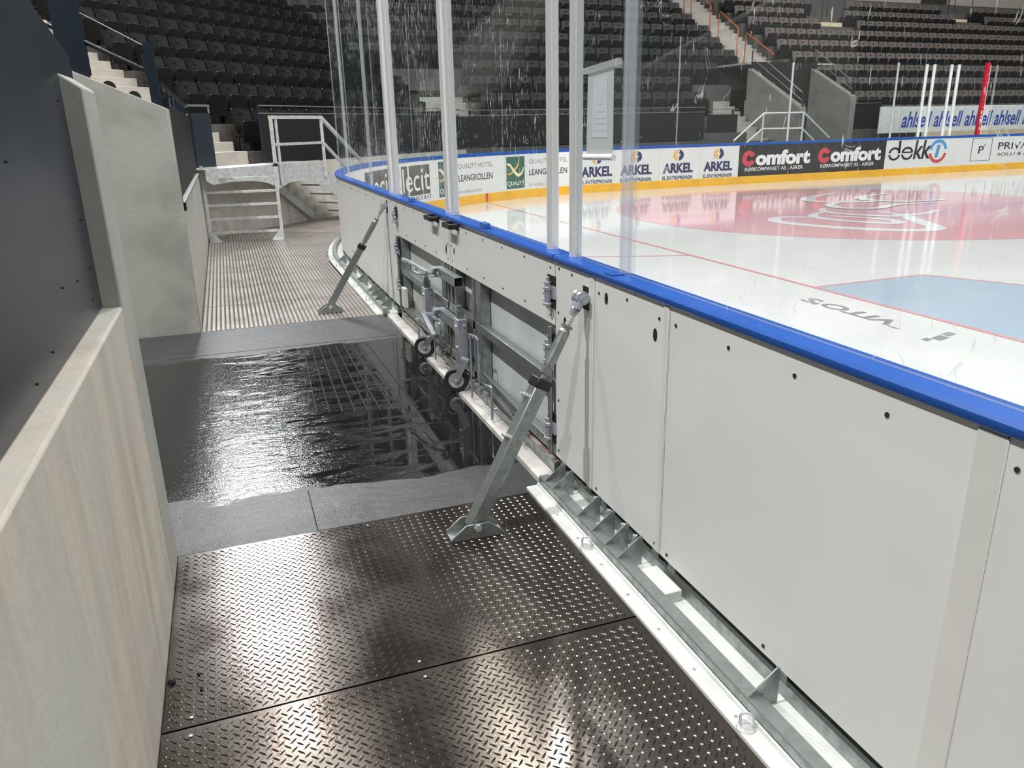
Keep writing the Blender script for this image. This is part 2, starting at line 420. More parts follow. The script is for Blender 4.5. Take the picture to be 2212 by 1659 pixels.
def spline(pts, k=8):
    out = []; n = len(pts)
    for i in range(n-1):
        p0, p1, p2, p3 = pts[max(0, i-1)], pts[i], pts[i+1], pts[min(n-1, i+2)]
        for j in range(k):
            t = j/k
            out.append(tuple(.5*((2*p1[d])+(-p0[d]+p2[d])*t+(2*p0[d]-5*p1[d]+4*p2[d]-p3[d])*t*t+(-p0[d]+3*p1[d]-3*p2[d]+p3[d])*t**3) for d in range(2)))
    return out+[pts[-1]]

# ================================================================ THE SETTING
def struct(o): return tag(o, kind='structure')
m = MB(); m.box(-9, 60, -8, 48, -.25, -.04); struct(m.build('floor_slab', conc_dark))
ice_pts = [PP(s) for s in srange(-6, SA+34, .35)]
ice_pts += [V(46, ice_pts[-1].y, 0), V(46, -6, 0)]
m = MB(); m.prism([p+V(0, 0, -.04) for p in ice_pts], (0, 0, .04)); ice = struct(m.build('floor_ice', ice_m, smooth=False, at=(0, 0, 0)))
ZI = .0016
def flat(name, vs, fs, mat, z=ZI):
    m = MB(); m.add([(x, y, z) for x, y in vs], fs); return m.build(name, mat, ice, smooth=False, recalc=False)
cvs, cfs = disc(72)
flat('faceoff_circle', [(11.45+4.55*(x*2-1), 12.3+4.55*(y*2-1)) for x, y in cvs], cfs, ice_red)
flat('goal_line', [(5.57, -6), (5.625, -6), (5.625, 17.2), (5.57, 17.2)], [(0, 1, 2, 3)], ice_line, ZI*1.6)
vs, fs = ribbon([(5.57, 8.72), (BX+.02, 10.4)], .05); flat('trapezoid_line', vs, fs, ice_line)
cr = [(5.625, 2.8), (7.1, 2.75), (7.55, 3.5), (7.62, 4.55), (7.52, 5.6), (7.15, 6.38), (7.05, 6.43), (5.625, 6.39)]
flat('goal_crease', cr, [tuple(range(8))], ice_blue)
vs, fs = ribbon(cr[1:], .045); flat('crease_outline', vs, fs, ice_line, ZI*1.4)
def ice_word(m, body, y0, y1, x0, x1, bold=.02):
    vs, fs = text_geo(body, bold); m.add([(x0+(x1-x0)*(1-b), y0+(y1-y0)*a, ZI) for a, b in vs], fs)
m = MB(); ice_word(m, "VITO'S", 4.86, 5.98, 5.06, 5.25, .03); m.add([(x, y, ZI) for x, y in ((5.06, 4.33), (5.20, 4.37), (5.20, 4.46), (5.06, 4.42), (5.23, 4.40), (5.34, 4.43), (5.34, 4.50), (5.23, 4.48), (4.96, 4.36), (5.04, 4.38), (5.04, 4.44), (4.96, 4.42))], [(0, 1, 2, 3), (4, 5, 6, 7), (8, 9, 10, 11)]); m.add([(x, y, ZI) for x, y in ((5.045, 4.74), (5.07, 4.74), (5.07, 4.86), (5.045, 4.83))], [(0, 1, 2, 3)])
m.build('ice_lettering', ice_text, ice, smooth=False, recalc=False)
m = MB(); SWI = [0]
def swash(pts, w):
    p = spline(pts, 8); n = len(p)
    vs, fs = ribbon(p, [w*(.25+.75*math.sin(math.pi*(.06+.88*i/(n-1)))) for i in range(n)]); m.add([(x, y, ZI*2+.0012*SWI[0]+4e-6*q) for q, (x, y) in enumerate(vs)], fs); SWI[0] += 1
swash([(9.75, 11.35), (9.25, 11.6), (8.85, 11.2), (8.9, 10.55), (9.3, 9.75), (9.85, 9.2), (10.35, 9.25), (10.75, 9.9), (11.3, 10.8), (11.7, 10.8), (12.4, 11.1)], .30)
swash([(10.6, 11.9), (10.1, 11.7), (9.75, 11.2), (9.9, 10.5), (10.25, 10.0), (10.55, 10.3), (10.4, 10.9), (10.1, 11.3)], .22)
swash([(10.9, 12.4), (10.5, 11.9), (10.65, 11.2), (11.0, 10.75), (11.3, 11.0), (11.2, 11.6)], .22)
swash([(13.4, 14.9), (12.3, 14.4), (11.7, 13.7), (12.0, 13.1), (12.9, 12.9)], .3)
swash([(14.3, 14.2), (13.3, 13.9), (12.8, 13.3), (13.2, 12.6), (14.2, 12.5)], .3)
swash([(12.2, 13.2), (11.5, 12.9), (11.2, 12.3), (11.7, 11.9), (12.5, 12.2), (13.4, 12.1)], .25)
m.build('ice_logo_strokes', ice_logo, ice, smooth=False, recalc=False)

# near wall on the left, its pier, the pier across the opening and the corridor wall
m = MB(); m.box(-.62, -.38, -3, 2.86, -.04, 1.10); struct(m.build('wall_left', conc_wall, bevel=.008))
m = MB(); m.prism([(-.38, 2.86, -.04), (-.62, 2.86, -.04), (-.62, 2.86, 1.84), (-.45, 2.86, 1.84), (-.38, 2.86, 1.79)], (0, .26, 0)); struct(m.build('wall_pier', conc_pale, bevel=.006))
m = MB(); m.prism([(-.36, 7.1, -.04), (-.36, 7.1, 1.84), (-3.6, 7.1, 3.27), (-3.6, 7.1, -.04)], (0, .22, 0)); wf = struct(m.build('wall_far', conc_grey, bevel=.006))
m = MB(); m.box(-.55, -.37, 7.32, 13.9, -.04, 1.05); wc = struct(m.build('wall_corridor', conc_pale))
m = MB(); m.box(-.57, -.355, 7.33, 13.9, 1.05, 1.075); m.build('wall_cap', galv, wc)
m = MB(); m.box(-.40, -.34, 7.30, 7.38, 1.02, 1.09); m.build('cap_end', black_m, wc)

# corner stand: front wall and terrace steps
CN0, CP, CR_, CZB = 11.69, .922, .487, 2.547       # seat-back line, row pitch, rise, seat-back height of row 1
def c_end(k): return 19.4+.27*k
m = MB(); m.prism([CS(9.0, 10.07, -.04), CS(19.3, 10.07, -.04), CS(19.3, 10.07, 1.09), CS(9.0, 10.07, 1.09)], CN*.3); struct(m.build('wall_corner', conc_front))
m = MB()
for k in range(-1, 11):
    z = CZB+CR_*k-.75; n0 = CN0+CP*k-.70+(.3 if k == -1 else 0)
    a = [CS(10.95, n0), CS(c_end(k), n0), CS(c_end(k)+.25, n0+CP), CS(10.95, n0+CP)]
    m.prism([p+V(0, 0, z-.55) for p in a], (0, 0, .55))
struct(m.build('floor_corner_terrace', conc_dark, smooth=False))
def aisle(name, ax, u0, u1, n0, z0, count, run, rise, mat):
    m = MB()
    for j in range(count):
        p = [ax(u0, n0+run*j), ax(u1, n0+run*j), ax(u1, n0+run*j+run+.03), ax(u0, n0+run*j+run+.03)]
        zz = z0+rise*j; m.prism([q+V(0, 0, zz-.34) for q in p], (0, 0, .34))
    return struct(m.build(name, mat, smooth=False, bevel=.006))
aisle('floor_corner_stairs', CS, 9.4, 10.95, 10.33, 1.33, 27, CP/3, CR_/3, conc_step)
# far stand: terraces, stairs, vomitory, back wall
FN0, FP, FR_, FZB = 21.65, .874, .497, 2.568
VU0, VU1 = 17.8, 20.45
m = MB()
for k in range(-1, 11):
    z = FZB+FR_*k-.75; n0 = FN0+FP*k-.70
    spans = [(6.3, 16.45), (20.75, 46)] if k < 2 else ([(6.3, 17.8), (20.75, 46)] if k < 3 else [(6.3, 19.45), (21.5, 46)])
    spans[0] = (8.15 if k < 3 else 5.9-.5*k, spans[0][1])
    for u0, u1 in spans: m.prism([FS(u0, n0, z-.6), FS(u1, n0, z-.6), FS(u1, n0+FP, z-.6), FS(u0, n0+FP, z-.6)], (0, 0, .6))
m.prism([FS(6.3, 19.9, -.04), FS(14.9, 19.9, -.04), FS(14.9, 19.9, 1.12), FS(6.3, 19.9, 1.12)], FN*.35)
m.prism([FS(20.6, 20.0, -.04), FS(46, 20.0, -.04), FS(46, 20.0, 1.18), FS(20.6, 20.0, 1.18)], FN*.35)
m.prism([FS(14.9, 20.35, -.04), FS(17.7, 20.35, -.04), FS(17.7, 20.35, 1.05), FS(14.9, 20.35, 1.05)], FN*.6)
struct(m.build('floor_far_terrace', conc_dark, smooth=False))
aisle('floor_upper_stairs', FS, 19.45, 21.5, 24.55, 3.45, 21, FP/3, FR_/3, conc_step)
aisle('floor_lower_stairs', FS, 16.45, 17.7, 20.55, 1.13, 9, FP/3, FR_/3, conc_step)
aisle('floor_reflected_stairs', FS, 6.3, 8.15, 20.3, 1.16, 9, FP/3, FR_/3, conc_grey)  # added solid steps standing in for a stair reflection in the glass
for nm, u, c in (('wall_vomitory_left', VU0, conc_vom), ('wall_vomitory_right', VU1, conc_vom)):
    m = MB(); n1 = 19.35 if u == VU0 else 20.0; z1 = 1.98 if u == VU0 else 2.33
    m.prism([FS(u, n1, -.04), FS(u, n1, z1), FS(u, 21.9, 3.28), FS(u, 21.9, -.04)], FU*.22); struct(m.build(nm, c, bevel=.006))
m = MB(); m.prism([FS(VU0+.2, 21.95, 2.25), FS(VU1+.3, 21.95, 2.25), FS(VU1+.3, 21.95, 3.48), FS(VU0+.2, 21.95, 3.48)], FN*.1)
vp = tag(m.build('parapet_panel', dark_panel), 'black panel closing the landing above the tunnel entrance of the far stand', 'panel')
m = MB(); m.prism([FS(VU0+.2, 22.1, -.04), FS(VU1+.1, 22.1, -.04), FS(VU1+.1, 22.1, 2.3), FS(VU0+.2, 22.1, 2.3)], FN*.1); struct(m.build('wall_tunnel', conc_pale))
m = MB(); m.prism([FS(VU0, 21.95, 3.40), FS(21.5, 21.95, 3.40), FS(21.5, 24.6, 3.40), FS(VU0, 24.6, 3.40)], (0, 0, .06)); struct(m.build('floor_landing', conc_step, smooth=False))
for nm, a, b in (('wall_north', (-26, 44, 62, 44.3), 0), ('wall_west', (-26, -9, -25.7, 44), 0)):
    m = MB(); m.box(a[0], a[2], a[1], a[3], -.2, 21); struct(m.build(nm, hole_m, smooth=False))
bn = FN0+FP*8.7
m = MB()
for u0, u1, z0, z1 in ((21.6, 26.7, 6.0, 9.5), (28.3, 34.6, 6.0, 9.5), (36.6, 48, 6.0, 9.5)):
    m.prism([FS(u0, bn+.9, z0), FS(u1, bn+.9, z0), FS(u1, bn+.9, z1), FS(u0, bn+.9, z1)], FN*.2)
struct(m.build('wall_back', wall_paint, smooth=False))
for i, (u0, u1) in enumerate(((26.7, 28.3), (34.6, 36.6))):
    m = MB(); m.prism([FS(u0, bn+1.1, 5.6), FS(u1, bn+1.1, 5.6), FS(u1, bn+1.1, 9.5), FS(u0, bn+1.1, 9.5)], FN*.1); struct(m.build('door_%d' % (i+1), door_m))
for i, (u0, u1, n, z) in enumerate(((25.7, 27.2, 27.2, 5.25), (34.3, 36.0, 28.3, 5.75))):
    m = MB()
    m.prism([FS(u0, n, z-.3), FS(u1-.35, n, z-.3), FS(u1-.35, n, z+.22), FS(u0, n, z+.22)], FN*.8)
    m.prism([FS(u1-.35, n, z-.3), FS(u1, n, z-.3), FS(u1, n, z+.05), FS(u1-.35, n, z+.05)], FN*.8)
    struct(m.build('floor_portal_%d' % (i+1), wood_m, smooth=False))

# ================================================================ FLOOR COVERINGS IN THE CORRIDOR
def tread_plate(name, x0, x1, y0, y1, label):
    t = thing(name, label, 'floor plate', ((x0+x1)/2, (y0+y1)/2, 0), 'chequered floor plates')
    m = MB(); m.box(x0, x1, y0, y1, -.04, 0)
    m.build('sheet', tread_m, t, smooth=False)
    m = MB(); p = .0170; nx, ny = int((x1-x0)/p), int((y1-y0)/p)
    L, Wd, H = .0145, .0036, .0025
    ring = [(-1, 0), (-.55, -.8), (0, -1), (.55, -.8), (1, 0), (.55, .8), (0, 1), (-.55, .8)]
    for i in range(1, nx):
        for j in range(1, ny):
            if (i+j) % 2: continue
            cx, cy = x0+i*p, y0+j*p
            a = R(45) if i % 2 else R(-45)
            ca, sa = math.cos(a), math.sin(a)
            b = len(m.v)
            for q, (rx, ry) in enumerate(ring): m.v.append((cx+ca*rx*L-sa*ry*Wd, cy+sa*rx*L+ca*ry*Wd, 0))
            for rx in (-.62, .62): m.v.append((cx+ca*rx*L, cy+sa*rx*L, H))
            k = b
            m.f += [(k, k+1, k+8), (k+1, k+2, k+9, k+8), (k+2, k+3, k+9), (k+3, k+4, k+9), (k+4, k+5, k+9), (k+5, k+6, k+9), (k+6, k+7, k+8, k+9), (k+7, k, k+8)]
            m.mi += [0]*8
    o = m.build('raised_tread', tread_m, t, smooth=True, recalc=False); tag(o, kind='stuff')
    m = MB()
    xs = [x0+.08+(x1-x0-.16)*i/4 for i in range(5)]
    for x in xs:
        for y in (y0+.035, y1-.035): m.cyl((x, y, .0005), (x, y, .003), .0055, n=12)
    m.build('screw_heads', galv, t)
    return t
tread_plate('tread_plate', -.375, 1.17, 2.055, 3.10, 'chequered steel floor plate next to the wet black rubber mat')
tread_plate('tread_plate', -.375, 1.17, .95, 2.047, 'chequered steel floor plate at the bottom of the picture, before the seam')
m = MB(); m.box(-3.2, 1.25, 3.105, 7.08, -.04, -.001)
tag(m.build('rubber_mat', mat_m, smooth=False, at=(0, 0, 0)), 'black rubber floor mat, wet with meltwater, in front of the double gate', 'mat')
# grooves and joints of the mat
MT = [o for o in COL.objects if o.name == 'rubber_mat'][0]; ORG['rubber_mat'] = Vector((0, 0, 0))
m = MB(); m.box(.185, .190, 3.105, 3.52, -.001, .0006); m.box(.14, .143, 3.9, 6.1, -.001, .0005); m.box(-.6, 1.2, 6.28, 6.284, -.001, .0006); m.build('joint_line', hole_m, MT, smooth=False)
m = MB()
for i in range(9): m.bar((.35+.075*i, 4.6-.02*i, .001), (.42+.062*i, 6.15, .001), .008, .002)
m.build('wheel_groove', hole_m, MT, smooth=False)

seams = [7.085, 8.14, 9.17, 10.2, 11.23, 12.26, 13.29, 14.35]
for k in range(7):
    y0, y1 = seams[k]+.006, seams[k+1]-.006
    m = MB(); x = -.36; i = 0
    while x < (1.17 if k < 3 else 2.6):
        ya, yb = y0, y1
        if k == 6: yb = min(y1, 14.35-.55*max(0, x-.3)-.2*max(0, x-1))
        if x+.04 > 1.10 and y0 > YC-1.2:            # stops at the edge strip where the boards start to curve
            q = (x+.04-XC)/(RR+.27)
            if abs(q) < 1: ya = max(ya, YC+(RR+.27)*math.sqrt(1-q*q)) if x+.04 > XC-(RR+.27) else ya
        if yb-ya > .03:
            m.sweep([(0, -.04), (.038, -.04), (.038, -.012), (.030, 0), (.009, 0), (.001, -.012)], [(V(x, ya, 0), V(1, 0, 0), V(0, 0, 1)), (V(x, yb, 0), V(1, 0, 0), V(0, 0, 1))])
        x += .040
    if m.v:
        o = m.build('ribbed_floor_panel', rib_m, smooth=False)
        tag(o, 'ribbed metal floor panel, the %s one beyond the black rubber mat' % ORD[k+1], 'floor panel', 'ribbed floor panels of the corridor')
m = MB(); m.prism([(-.6, 14.36, -.04), (.35, 14.36, -.04), (1.1, 13.95, -.04), (1.9, 13.35, -.04), (3.2, 13.6, -.04), (7, 17.5, -.04), (4.5, 20, -.04), (-1.2, 14.3, -.04)], (0, 0, .036))
struct(m.build('floor_corner_walkway', brown_floor, smooth=False))

# ================================================================ DASHER BOARDS
OUT = -.09                                # outer face of the boards, X = 1.37
CAPP = [(-.100, 1.062), (-.104, 1.068), (-.104, 1.084), (-.098, 1.092), (-.002, 1.092), (.006, 1.086), (.006, 1.022), (.0005, 1.022), (.0005, 1.062)]
def dasher(s0, s1, label, outer=True, kick=True, group=None, posts=()):
    mid = PP((s0+s1)/2)
    t = thing('dasher_board', label, 'dasher board', (mid.x, mid.y, 0), group)
    g = .002
    m = MB(); m.sweep([(-.014, .0), (-.014, 1.06), (0, 1.06), (0, .0)], pframes(s0+g, s1-g)); m.build('inner_panel', hdpe, t)
    if kick:
        m = MB(); m.sweep([(.0005, .0), (.0005, .205), (.012, .20), (.014, .0)], pframes(s0+g, s1-g)); m.build('kick_strip', yellow_m, t)
    if outer:
        m = MB(); m.sweep([(OUT, .10), (OUT, 1.058), (OUT+.010, 1.058), (OUT+.010, .10)], pframes(s0+g, s1-g)); m.build('outer_panel', hdpe, t)
        m = MB()
        for p in posts:
            q, tt = path(p); nrm = Vector((tt.y, -tt.x, 0))
            m.para(q+nrm*(OUT+.016)-tt*.025, tt*.05, nrm*.05, V(0, 0, 1.05))
        if posts: m.build('upright', galv, t)
    return t
def screws(t, pts, r=.006):
    m = MB()
    for s, z in pts:
        p, tt = path(s); nrm = Vector((tt.y, -tt.x, 0)); m.cyl(p+nrm*(OUT-.0005)+V(0, 0, z), p+nrm*(OUT-.003)+V(0, 0, z), r, n=10)
    return m.build('screw_heads', ink_m, t)
def oval(t, pts, ry=.014, rz=.024):
    m = MB()
    for s, z in pts:
        p, tt = path(s); nrm = Vector((tt.y, -tt.x, 0)); n = 18
        m.prism([p+nrm*(OUT-.0015)+tt*ry*math.cos(a)+V(0, 0, z+rz*math.sin(a)) for a in [2*math.pi*i/n for i in range(n)]], nrm*.004)
    return m.build('finger_hole', hole_m, t)
def cover(t, s, w=.045, sl=.004):
    m = MB(); p, tt = path(s); nrm = Vector((tt.y, -tt.x, 0))
    m.para(p+nrm*(OUT-sl)-tt*w/2+V(0, 0, .10), tt*w, nrm*sl, V(0, 0, .955)); return m.build('cover_strip', hdpe_seam, t, bevel=.002)
d = dasher(-1.6, .985, 'white dasher board at the right edge, only its far end in the picture', posts=(.9, .2)); screws(d, [(.955, 1.0)])
d = dasher(.985, 2.24, 'widest white dasher board in the foreground, plain between two seams', posts=(1.55, 2.18))
cover(d, 1.015, .07); screws(d, [(1.02, 1.0), (1.04, .52), (1.60, 1.0), (1.9, 1.0), (2.2, 1.0), (1.28, 1.0), (1.62, .125), (2.19, .125)], .0065)
d = dasher(2.24, 2.83, 'narrow white dasher board with a single finger hole near its top edge', posts=(2.3, 2.75))
cover(d, 2.262, .03); screws(d, [(2.31, 1.0), (2.79, 1.0), (2.27, .55), (2.79, .125), (2.28, .125), (2.55, 1.02)]); oval(d, [(2.336, .935), (2.725, .99)])
d = dasher(2.83, 3.245, 'narrow white dasher board beside the gate, holding the clevis of the nearer brace', posts=(2.9, 3.2))
cover(d, 2.855, .035); screws(d, [(3.20, 1.035), (3.06, 1.03), (2.87, 1.03), (3.21, .83), (3.21, .40), (3.21, .14), (2.87, .125), (2.86, .60)]); oval(d, [(3.135, .80)])
m = MB(); m.box(BX+OUT-.001, BX+OUT+.004, 2.888, 2.945, .905, 1.005); m.build('brace_slot', hole_m, d)
d = dasher(6.83, 7.42, 'narrow white dasher board beyond the gate, holding the clevis of the farther brace', posts=(6.9, 7.3))
screws(d, [(7.05, 1.03), (7.38, 1.0), (6.9, .75)]); m = MB(); m.box(BX+OUT-.001, BX+OUT+.004, 7.19, 7.25, .92, 1.03); m.build('brace_slot', hole_m, d)
m = MB(); m.tube([V(BX+OUT-.006, 7.22, .92), V(BX+OUT-.006, 7.21, .55), V(BX+OUT-.008, 7.16, .06)], .004, 6); m.build('cable', grey_ink, d)
far_b = [(7.42, 8.35, 'white dasher board behind the farther brace, second beyond the gate'), (8.35, 9.35, 'white dasher board, third beyond the gate, last straight one'), (9.35, 10.75, 'curved white dasher board where the corner of the rink begins'), (10.75, 13.0, 'curved white dasher board at the deepest bend of the corner')]
for a, b, lab in far_b:
    d = dasher(a, b, lab, posts=(a+.1, b-.1)); screws(d, [(a+.05, 1.0), (b-.05, 1.0), ((a+b)/2, 1.0)])
# cap rails
def cap(s0, s1, label, parent=None, holes=()):
    m = MB(); m.sweep(CAPP, pframes(s0, s1, .2))
    if parent: return m.build('cap_rail', blue_m, parent)
    p = PP(s0); o = m.build('cap_rail', blue_m); return tag(o, label, 'cap rail')
cap(-1.6, 3.243, 'blue cap rail along the top of the nearest dasher boards')
cap(6.832, SA+34, 'blue cap rail running round the corner and along the far boards')

# base of the boards: plastic strip, steel rails, gussets, lashing rings
def base_run(s0, s1, label_s, label_r, gs):
    m = MB(); m.sweep([(-.29, 0.0), (-.29, .012), (-.286, .015), (-.238, .015), (-.236, .026), (-.228, .026), (-.228, 0)], pframes(s0-.02 if s0 > 5 else s0, s1, .2))
    st = tag(m.build('edge_strip', strip_m, smooth=False), label_s, 'edge strip')
    m = MB(); fr = pframes(s0, s1, .25)
    for p, tt in ((path(s)) for s in [s0+.1+i*.22 for i in range(int((s1-s0-.1)/.22))]):
        q = p+Vector((tt.y, -tt.x, 0))*-.265; m.cyl(q+V(0, 0, .0148), q+V(0, 0, .0165), .006, n=10)
    m.build('strip_screw', zinc, st)
    mid = PP((s0+s1)/2, -.2)
    t = thing('base_rail', label_r, 'base rail', (mid.x, mid.y, 0))
    m = MB(); m.sweep([(-.226, .0), (-.226, .055), (-.222, .060), (-.176, .060), (-.172, .056), (-.172, 0)], fr); m.build('outer_rail', galv, t)
    m = MB(); m.sweep([(-.085, .0), (-.085, .060), (-.05, .060), (-.05, .0)], fr); m.build('inner_rail', galv, t)
    m = MB(); m.sweep([(-.172, -.03), (-.172, .012), (-.085, .012), (-.085, -.03)], fr); m.build('bed_strip', strip_m, t)
    for s in gs:
        p, tt = path(s); nrm = Vector((tt.y, -tt.x, 0)); tk = .005
        m = MB(); m.prism([p+nrm*a-tt*tk/2+V(0, 0, z) for a, z in ((-.222, .060), (-.21, .072), (-.128, .135), (-.116, .135), (-.116, .012), (-.17, .012), (-.17, .060))], tt*tk)
        m.build('gusset', galv, t)
    return t
t = base_run(.3, 3.135, 'white plastic edge strip beside the chequered plates', 'galvanised base rail under the nearest dasher boards', (1.51, 2.33, 2.44, 2.56, 2.70, 2.98, 3.07))
m = MB(); m.box(1.288, 1.36, 2.06, 2.24, .012, .055); m.build('packing_block', strip_m, t, bevel=.003)
for y in (2.40, 2.50, 2.63, 2.76, 3.03):
    m = MB(); m.cyl((1.352, y, .012), (1.352, y, .10), .011, n=8); m.cyl((1.352, y, .05), (1.352, y, .065), .018, n=6); m.build('levelling_bolt', zinc, t)
base_run(7.06, 14.0, 'white plastic edge strip beside the ribbed floor, curving round the corner', 'galvanised base rail under the dasher boards beyond the gate', (7.2, 7.5, 7.72, 7.95, 8.5, 8.62, 9.3, 9.45, 10.1))
def ring(y, label, ang=0, k=1.3):
    p = PP(y, -.262); t = thing('lashing_ring', label, 'lashing ring', (p.x, p.y, .015), 'lashing rings on the edge strips')
    m = MB(); m.lathe([(0, .004), (.018, .004), (.028, .0025), (.030, 0)], p+V(0, 0, .0145), (0, 0, 1), 24); m.build('base_plate', bolt_m, t)
    m = MB(); b = p+V(0, 0, .017); d = Vector((math.cos(ang), math.sin(ang), 0))
    m.tube([b-d*.013*k, b-d*.014*k+V(0, 0, .02*k)]+[b+d*.0145*k*-math.cos(a)+V(0, 0, (.022+.014*math.sin(a))*k) for a in [math.pi*i/8 for i in range(9)]]+[b+d*.014*k+V(0, 0, .02*k), b+d*.013*k], .0042, 8); m.build('loop', bolt_m, t)
for y, l, a in ((1.455, 'steel lashing ring nearest the bottom of the picture, beside the lone gusset', -.7), (2.52, 'steel lashing ring on the edge strip near the foot of the large brace', -.45),
                (7.68, 'steel lashing ring beyond the farther brace, nearest the black mat', .2), (8.45, 'second steel lashing ring beyond the mat on the white strip', .2), (9.15, 'third steel lashing ring beyond the mat on the white strip', .2),
                (9.85, 'fourth steel lashing ring beyond the mat, where the strip starts to bend', .2), (10.5, 'steel lashing ring farthest away, at the bend of the strip', .2)):
    ring(y, l, a)
# icy kerb across the gateway
m = MB(); m.sweep([(-.195, -.04), (-.19, .002), (-.175, .006), (-.105, .007), (-.10, .004), (-.10, -.04)], pframes(3.135, 7.06)); struct(m.build('trim_1', curb_m))
m = MB(); m.box(1.362, 1.4595, 3.25, 6.82, -.04, .058); gs = tag(m.build('gate_threshold', galv, smooth=False), 'low galvanised threshold under the double gate', 'threshold')
m = MB(); m.box(1.368, 1.44, 3.255, 6.815, .058, .062); m.build('threshold_slat', plain('reddish_slats', (.20, .13, .11), .6, 0, (.30, .27, .25), 9, .45, .55, stretch=(.01, 1, .01)), gs, smooth=False)

# ================================================================ DOUBLE GATE
def hinge(parent, y, z, flip=1):
    m = MB(); x = BX+OUT
    m.box(x-.004, x+.008, y-.045, y+.05, z-.075, z+.075)
    m.build('hinge_pocket', hole_m, parent)
    m = MB()
    m.cyl((x-.022, y, z-.055), (x-.022, y, z+.05), .017, n=16); m.cyl((x-.022, y, z+.01), (x-.022, y, z+.026), .023, n=16); m.cyl((x-.022, y, z-.062), (x-.022, y, z-.05), .024, n=16)
    m.cyl((x-.022, y, z+.05), (x-.022, y, z+.07), .009, n=8)
    m.box(x-.012, x, y-.006, y+.05*flip if flip > 0 else y+.006, z-.03, z+.03) if flip > 0 else m.box(x-.012, x, y-.05, y+.006, z-.03, z+.03)
    m.cyl((x-.014, y-.034*flip, z-.01), (x-.032, y-.034*flip, z-.01), .009, n=6); m.cyl((x-.014, y-.034*flip, z-.045), (x-.03, y-.034*flip, z-.045), .008, n=6)
    m.box(x-.012, x-.004, y-.046 if flip > 0 else y, y if flip > 0 else y+.046, z-.07, z-.02)
    return m.build('hinge', zinc, parent, bevel=.0015)
def jockey(parent, wy, cy, jy, jz0, jz1):
    # castor wheel on a screw jack bolted to the gate frame
    jk = MB(); x = 1.325
    jk.box(x-.035, x+.030, jy-.045, jy+.045, jz0, jz1); j = jk.build('wheel_jack', zinc, parent, bevel=.003); ORG[j.name] = ORG[parent.name]
    m = MB(); m.box(x-.028, x+.018, jy-.022, jy+.022, jz1, jz1+.055); m.cyl((x-.005, jy, jz1+.05), (x-.005, jy, jz1+.085), .016, n=14)
    for i in range(4): m.cyl((x-.005, jy, jz1+.055+.007*i), (x-.005, jy, jz1+.058+.007*i), .0185, n=14)
    m.build('jack_screw', galv, j)
    for dz in (.05, .19):
        m = MB(); m.cyl((x-.034, jy-.005, jz1-dz), (x-.044, jy-.005, jz1-dz), .011, n=6); m.build('jack_bolt', bolt_m, j)
    m = MB(); m.cyl((x+.01, jy-.045, jz1-.04), (x+.01, jy-.055, jz1-.04), .011, n=6); m.build('jack_bolt', bolt_m, j)
    c = Vector((1.262, wy, .081)); ax = Vector((-.42, -.9, 0)).normalized(); fwd = Vector((0, 0, 1)).cross(ax)
    top = Vector((1.315, cy, .225))
    m = MB()
    for sd in (1, -1):
        o = ax*sd*.024; w = ax*sd*.003; dirv = (top-c).normalized(); sdv = ax.cross(dirv).normalized()
        m.prism([c+o-dirv*.02+sdv*.012, c+o+sdv*.02, top+o+sdv*.024, top+o-sdv*.024, c+o-sdv*.02, c+o-dirv*.02-sdv*.012], w)
    dirv = (top-c).normalized(); sdv = ax.cross(dirv).normalized(); m.para(top-ax*.027-sdv*.024, ax*.054, sdv*.048, dirv*.005)
    m.cyl(top, Vector((1.32, jy, jz0+.02)), .014, n=12)
    f = m.build('wheel_fork', zinc, parent, bevel=.001)
    m = MB(); m.lathe([(.052, -.018), (.074, -.020), (.080, -.012), (.081, 0), (.080, .012), (.074, .020), (.052, .018)], c, ax, 36, caps=False); m.build('tyre', rub_m, parent)
    m = MB(); m.lathe([(0, .021), (.012, .021), (.014, .012), (.030, .009), (.034, .016), (.050, .018), (.053, .014), (.053, -.014), (.05, -.018), (.034, -.016), (.03, -.009), (.014, -.012), (.012, -.021), (0, -.021)], c, ax, 32)
    b = ax.cross(V(0, 0, 1))
    for i in range(6):
        a = 2*math.pi*i/6; q = c+(b*math.cos(a)+V(0, 0, 1)*math.sin(a))*.024+ax*.0095; m.cyl(q, q+ax*.003, .0035, n=8)
    m.build('wheel_rim', bolt_m, parent)
    m = MB(); m.cyl(c-ax*.03, c+ax*.032, .007, n=10); m.cyl(c+ax*.027, c+ax*.033, .011, n=6); m.build('axle', bolt_m, parent)
def post(y, parent=None, label=None, group='aluminium glass posts at the gate', z1=3.6):
    m = MB(); x = 1.433; w = .029
    m.sweep([(w*math.cos(a), w*math.sin(a)) for a in [2*math.pi*i/24 for i in range(24)]], [(V(x, y, 1.092), V(1, 0, 0), V(0, 1, 0)), (V(x, y, z1), V(1, 0, 0), V(0, 1, 0))])
    m.box(x-w*.5, x+w*.5, y-w*1.12, y+w*1.12, 1.092, z1)
    if parent: return m.build('glass_post', alu, parent)
    return tag(m.build('glass_post', alu), label, 'glass post', group)
def slab(s0, s1, z0, z1, mat, parent=None, off=-.030, th=.012, name='glass_shield'):
    m = MB(); fr = pframes(s0, s1, .25)
    m.sweep([(off-th/2, z0), (off-th/2, z1), (off+th/2, z1), (off+th/2, z0)], fr, 0)
    nf = len(fr)
    # end and top edges catch the light
    for i, f in enumerate(m.f):
        if len(set(f)) == 4 and i >= (nf-1)*4: m.mi[i] = 1
        elif (i % 4) in (1, 3): m.mi[i] = 1
    return m.build(name, [mat, edge_m], parent, smooth=False)
def pipe_loop(m, pts, r=.006): m.tube(pts, r, 8)
